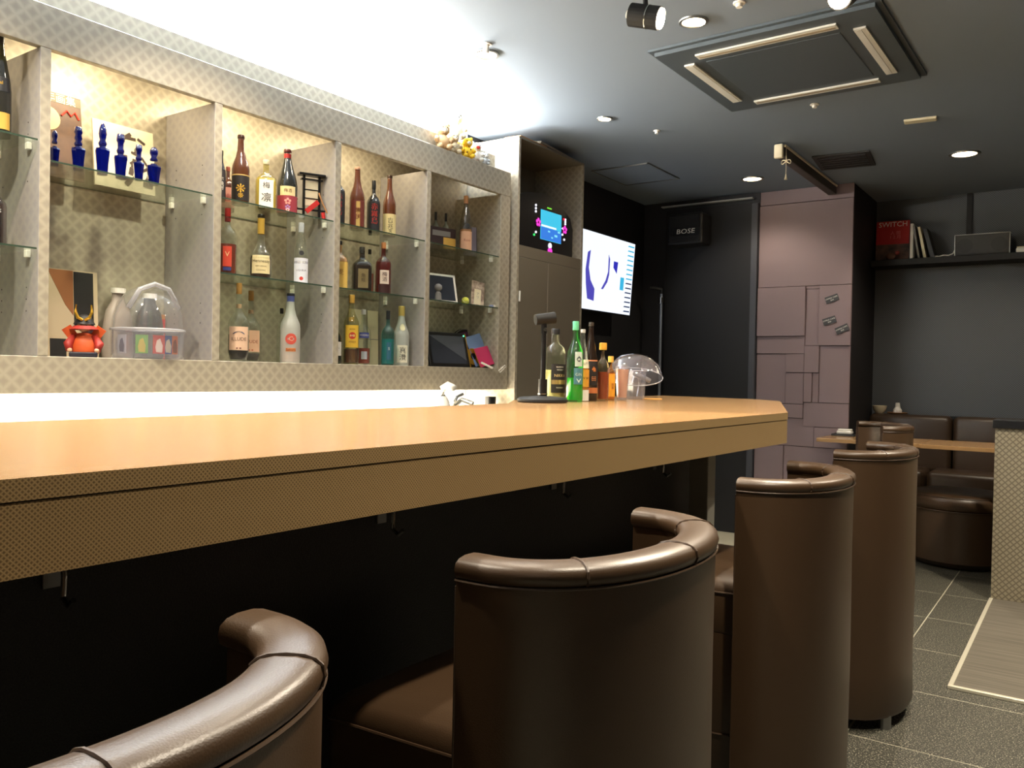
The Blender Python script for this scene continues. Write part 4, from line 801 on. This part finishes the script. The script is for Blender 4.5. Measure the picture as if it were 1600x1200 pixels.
# lowest row right bay
t = thing('digital_photo_frame', 'black digital photo frame with green light, lowest row of right bay', 'photo frame', (-2.985, 3.690, z3), rot=(0, -.28, -.15))
obj('bezel', BX((-.014, -.175, .0), (0, .135, .208), .005), M['blackp'], t); obj('screen', BX((0, -.15, .022), (.001, .11, .186)), mat('slate_screen', (56, 60, 70), .12), t)
obj('painted_shine', prism([(-.15, .186), (.11, .186), (.11, .04)], 0, .0006), mat('slate_screen_shine', (84, 88, 98), .12), t, loc=(.0011, 0, 0), rot=(PI / 2, 0, PI / 2))  # paler triangle: a reflection painted onto the screen
obj('gold_edge', BX((.0, .130, .0), (.002, .135, .205)), M['gold'], t); obj('status_light', ball((.002, .118, .190), .005, sub=1), glow('green_led', (90, 255, 160), 4), t)
obj('stand', BX((-.055, -.10, .017), (-.012, .06, .03)), M['blackp'], t)
t = thing('round_case', 'black and purple round case behind the photo frame', 'case', (-3.13, 3.98, z3 + .122), rot=(0, PI / 2 - .2, -.2))
obj('shell', lathe([(0, -.02), (.11, -.02), (.118, 0), (.11, .012), (0, .012)], 32), M['blackp'], t, smooth=True, angle=.6); obj('purple_face', lathe([(0, .012), (.095, .012), (.095, .014), (0, .014)], 32), mat('purple_cloth', (92, 40, 84), .7), t); obj('pale_rim', tube([(.112 * math.cos(i * PI / 16), .112 * math.sin(i * PI / 16), .013) for i in range(32)], .003, 5, closed=True), M['grey'], t)
t = thing('gold_disc', 'gold round disc between the photo frame and the pink card', 'disc', (-3.0, 3.885, z3 + .065), rot=(0, PI / 2 - .25, -.2)); obj('disc', lathe([(0, -.004), (.05, -.004), (.05, .004), (0, .004)], 28), M['gold'], t); obj('dark_mark', lathe([(0, .004), (.02, .004), (.02, .0048), (0, .0048)], 16), M['blackp'], t)
t = thing('pink_card', 'crimson pink card at the right end of the lowest row', 'card', (-2.935, 3.945, z3 + .014), rot=(.22, -.35, -.3)); obj('card', BX((-.003, -.055, 0), (0, .055, .118), .001, 1), mat('crimson_card', (190, 44, 92), .5), t); obj('edge', BX((-.003, -.057, .0), (.001, -.055, .118)), M['gold'], t)
t = thing('blue_card', 'pale blue rounded card folder behind the pink card', 'folder', (-2.975, 4.0 - .045, z3 + .021), rot=(.25, -.3, -.1)); obj('card', BX((-.004, -.07, 0), (0, .075, .185), .0015, 1), mat('sky_blue_card', (120, 144, 190), .5), t); obj('black_back', BX((-.012, -.068, .0), (-.0045, .08, .183)), M['blackp'], t)
t = thing('binder_clip', 'white clips and strap hanging over the shelf edge below the pink card', 'clip', (-2.893, 3.93, z3)); obj('strap', tube([(-.01, -.09, .03), (0, -.04, .012), (.004, .0, .0)], .006, 6), M['whitep'], t)
for k_ in (0, 1): obj('clip', tube([(.006, .06 + k_ * .02, -.015 + .014 * k_), (.010, .10 + k_ * .02, .005 + .014 * k_), (.008, .11 + k_ * .02, -.005 + .014 * k_), (.006, .075 + k_ * .02, -.025 + .014 * k_)], .0028, 6, closed=True), M['whitep'], t)

# --- soft toys on the top of the shelf unit
def plush(x, y, s, c, lb, muz=(240, 230, 214), ear=1., spots=None, face=-.5, zz=2.4875):
    t = thing('soft_toy', lb, 'soft toy', (x, y, zz), face, 'soft toys on top of the shelf unit'); m = mat('plush_%d_%d_%d' % c, c, .95, bump=('n', 180, .6, .003)); mm = mat('plush_%d_%d_%d' % muz, muz, .95)
    obj('body', ball((0, 0, .42 * s), .40 * s, sc=(.85, 1, 1.05)), m, t, smooth=True); hd = obj('head', ball((.04 * s, 0, 1.05 * s), .34 * s, sc=(.95, 1.05, .95), sub=3), m, t, smooth=True)
    obj('muzzle', ball((.33 * s, 0, .97 * s), .14 * s, sc=(.9, 1.1, .8)), mm, hd, smooth=True)
    obj('nose', ball((.455 * s, 0, 1.0 * s), .035 * s, sub=1), M['ink'], hd)
    for q in (-1, 1):
        obj('ear', ball((0, q * .27 * s, 1.32 * s), .12 * s * ear, sc=(.6, 1, 1.1)), m, hd, smooth=True); obj('eye', ball((.33 * s, q * .13 * s, 1.12 * s), .035 * s, sub=1), M['ink'], hd)
        obj('arm', tube([(.1 * s, q * .34 * s, .62 * s), (.25 * s, q * .44 * s, .42 * s)], [.13 * s, .12 * s], 10), m, t, smooth=True)
        obj('leg', tube([(.15 * s, q * .22 * s, .14 * s), (.46 * s, q * .28 * s, .13 * s)], [.15 * s, .13 * s], 10), m, t, smooth=True)
    if spots:
        for a, b, c_ in ((.33, .12, .55), (.34, -.14, .35), (.30, .16, .22), (.34, -.02, .75)): obj('spot', ball((a * s, b * s, c_ * s), .06 * s, sub=1, sc=(.4, 1, 1)), mat('plush_spot', spots, .9), t)
    return t
plush(-2.93, 3.49, .105, (206, 170, 126), 'tan teddy bear soft toy leftmost on top of the shelf unit', zz=2.4875)
plush(-2.93, 3.585, .085, (196, 180, 150), 'small beige soft toy between the tan teddy and the tall white bear')
plush(-2.965, 3.64, .115, (240, 226, 190), 'tall white soft toy bear sitting highest on top of the shelf unit', zz=2.584)
plush(-2.925, 3.70, .085, (240, 196, 50), 'yellow spotted soft toy on top of the shelf unit', spots=(110, 70, 30))
plush(-2.925, 3.785, .08, (236, 230, 220), 'white soft toy with red nose right of the yellow toy', muz=(206, 60, 50))
plush(-2.925, 3.87, .052, (190, 190, 190), 'small silver grey soft toy at the right end of the toys')

# ================================================================== things on the bar
t = thing('microphone_holder', 'black desk microphone holder with round base on the bar', 'microphone stand', (-1.715, 2.66, 1.1705), 0)
obj('base', lathe([(0, 0), (.092, 0), (.097, .004), (.097, .012), (.088, .019), (.03, .024), (0, .024)], 40), M['blackm'], t, smooth=True, angle=.5)
obj('socket', cyl((0, 0, .022), (0, 0, .088), .017, 20), M['blackp'], t); obj('pole', cyl((0, 0, .08), (.0, .0, .268), .010, 16), M['blackp'], t)
obj('collar', cyl((0, 0, .030), (0, 0, .034), .019, 20), M['chrome'], t)
obj('joint', tube([(0, 0, .262), (0, 0, .300)], .012, 10), M['blackp'], t); obj('screw', cyl((.014, -.010, .277), (.006, -.004, .277), .007, 10), M['chrome'], t)
cl = NB(); n_ = 20
for k_ in range(2): pass
d0 = Vector((.55, .70, .12)).normalized(); c0 = Vector((0, 0, .318)) - d0 * .035
cyl(c0, c0 + d0 * .078, .020, 20, cl, .023)
obj('clip', cl, M['blackm'], t, smooth=True, angle=.6)
obj('clip_opening', cyl(c0 + d0 * .0775, c0 + d0 * .0795, .016, 16), mat('clip_inner_grey', (70, 70, 72), .7), t)
GBAR = 'bottles grouped at the end of the bar'; zb = 1.1705
def bar_bottle(*a, **k): k.setdefault('face', -.55); return bottle(*a, group=GBAR, **k)
bar_bottle('clear whisky bottle with black label leftmost of the bar bottles', -1.865, 2.985, zb, .300, .045, 'broad', (235, 238, 220), cap=(40, 40, 42), caph=.08, liq=(214, 204, 150), fill=.42, face=-.50, lab=[((36, 32, 30), .10, .50, .85, [('BLENDED', .008, .46, W), ('WHISKY', .008, .42, W), ('NIKKA', .017, .34, (220, 190, 130)), ('WHISKY', .009, .17, W)]), ((190, 160, 90), .22, .28, .8, [], 1)])
bar_bottle('dark green wine bottle behind the green gin bottle', -1.762, 2.992, zb, .315, .030, 'tall', (80, 190, 95), cap=(70, 74, 70), caph=.06, liq=(16, 110, 40), fill=.5)
bar_bottle('green gin bottle with mint cap and grey oval label', -1.672, 2.825, zb, .318, .033, 'slim', (120, 232, 130), cap=(110, 206, 160), caph=.11, liq=(30, 170, 60), fill=.30, lab=[((186, 200, 190), .44, .62, .50, [('♠', .022, .53, (60, 70, 80))]), ((70, 120, 130), .22, .42, .6, [('GIN', .016, .34, (190, 210, 200)), ('▼', .022, .26, (190, 210, 200))])])
bar_bottle('clear bottle with slanting white and yellow label beside the green gin', -1.692, 2.918, zb, .292, .027, 'tall', cap=(190, 190, 186), caph=.05, liq=(206, 130, 40), fill=.46, lab=[((226, 220, 196), .46, .58, 1.1, [('CUTY', .014, .52, (40, 34, 24))]), ((214, 150, 50), .20, .44, 1.1, [('W W', .014, .32, (60, 34, 20))]), ((226, 222, 214), .01, .16, 1.2, [])])
bar_bottle('dark brown bottle with black and orange label among the bar bottles', -1.700, 2.998, zb, .325, .030, 'tall', opaque=(40, 30, 24), cap=(70, 62, 54), caph=.05, lab=[((28, 24, 24), .20, .50, 1.2, [('♞', .026, .40, (200, 120, 60)), ('田', .022, .28, (190, 120, 70))]), ((200, 130, 90), .505, .52, 1.3, []), ((190, 110, 60), .10, .17, 1.2, [])])
bar_bottle('small amber whiskey bottle with yellow cap on the bar', -1.682, 3.070, zb, .243, .026, 'wide', (240, 220, 180), cap=(232, 176, 70), caph=.12, capr=.016, liq=(150, 72, 24), fill=.5)
bar_bottle('slim orange honey bottle rightmost of the bar bottles', -1.700, 3.175, zb, .190, .019, 'wide', (240, 200, 120), cap=(236, 190, 90), caph=.14, capr=.012, liq=(232, 160, 50), fill=.62, lab=[((236, 164, 46), .08, .60, .9, [('蜂\n蜜', .013, .32, (170, 90, 30))])])
t = thing('plastic_tumbler', 'clear tumbler of peach drink between the bottles and the clear box', 'tumbler', (-1.675, 3.235, zb)); obj('tumbler', lathe([(0, 0), (.022, 0), (.033, .150), (.031, .150), (.020, .006), (0, .006)], 24), clearp, t, smooth=True, angle=.7); obj('drink', lathe([(0, .012), (.020, .012), (.0285, .135), (0, .135)], 24), mat('peach', (226, 164, 124), .4), t, smooth=True, angle=.7)
t = thing('ice_tub', 'clear faceted acrylic ice tub on the end of the bar', 'tub', (-1.71, 3.43, zb), -.5)
obj('tub', lathe([(0, 0), (.044, 0), (.052, .13), (.049, .13), (.041, .006), (0, .006)], 8), clearp, t); obj('rim', tube([(.052 * math.cos(i * PI / 8), .052 * math.sin(i * PI / 8), .131) for i in range(16)], .003, 6, closed=True), glass('rim_plastic', (235, 235, 240), .1, .4, (220, 220, 225)), t)
t = thing('ice_tongs', 'steel ice tongs standing in the clear tub', 'tongs', (-1.71, 3.43, zb + .015), -.5)
for q in (-1, 1): obj('arm', tube([(.0, q * .012, 0), (-.01, q * .018 + .01, .06), (-.015, q * .004 + .02, .115)], .004, 6), M['chrome'], t)
obj('handle', cyl((-.012, .0, .105), (.01, .075, .07), .011, 12), M['steel'], t)
t = thing('clear_dome_lid', 'clear plastic dome lid resting aslant on the ice tub', 'lid', (-1.715, 3.43, zb + .104), rot=(.30, .10, .25))
obj('dome', lathe([(.128, -.0), (.124, .022), (.106, .060), (.074, .086), (.036, .098), (0, .1)], 32), glass('dome_lid', (244, 244, 250), .05, .10, (220, 220, 235), 1.6), t, smooth=True)
obj('rim', tube([(.129 * math.cos(i * PI / 20), .129 * math.sin(i * PI / 20), 0) for i in range(40)], .0028, 6, closed=True), glass('rim_plastic', (235, 235, 240), .1, .4, (220, 220, 225)), t, smooth=True)
t = thing('coaster', 'thin yellow orange coaster under the clear tub', 'coaster', (-1.665, 3.52, zb)); obj('coaster', lathe([(0, 0), (.045, 0), (.045, .003), (0, .003)], 24), mat('amber_coaster', (226, 170, 90), .5), t); obj('rim', tube([(.044 * math.cos(i * PI / 12), .044 * math.sin(i * PI / 12), .003) for i in range(24)], .0014, 5, closed=True), mat('amber_coaster', (226, 170, 90), .5), t)
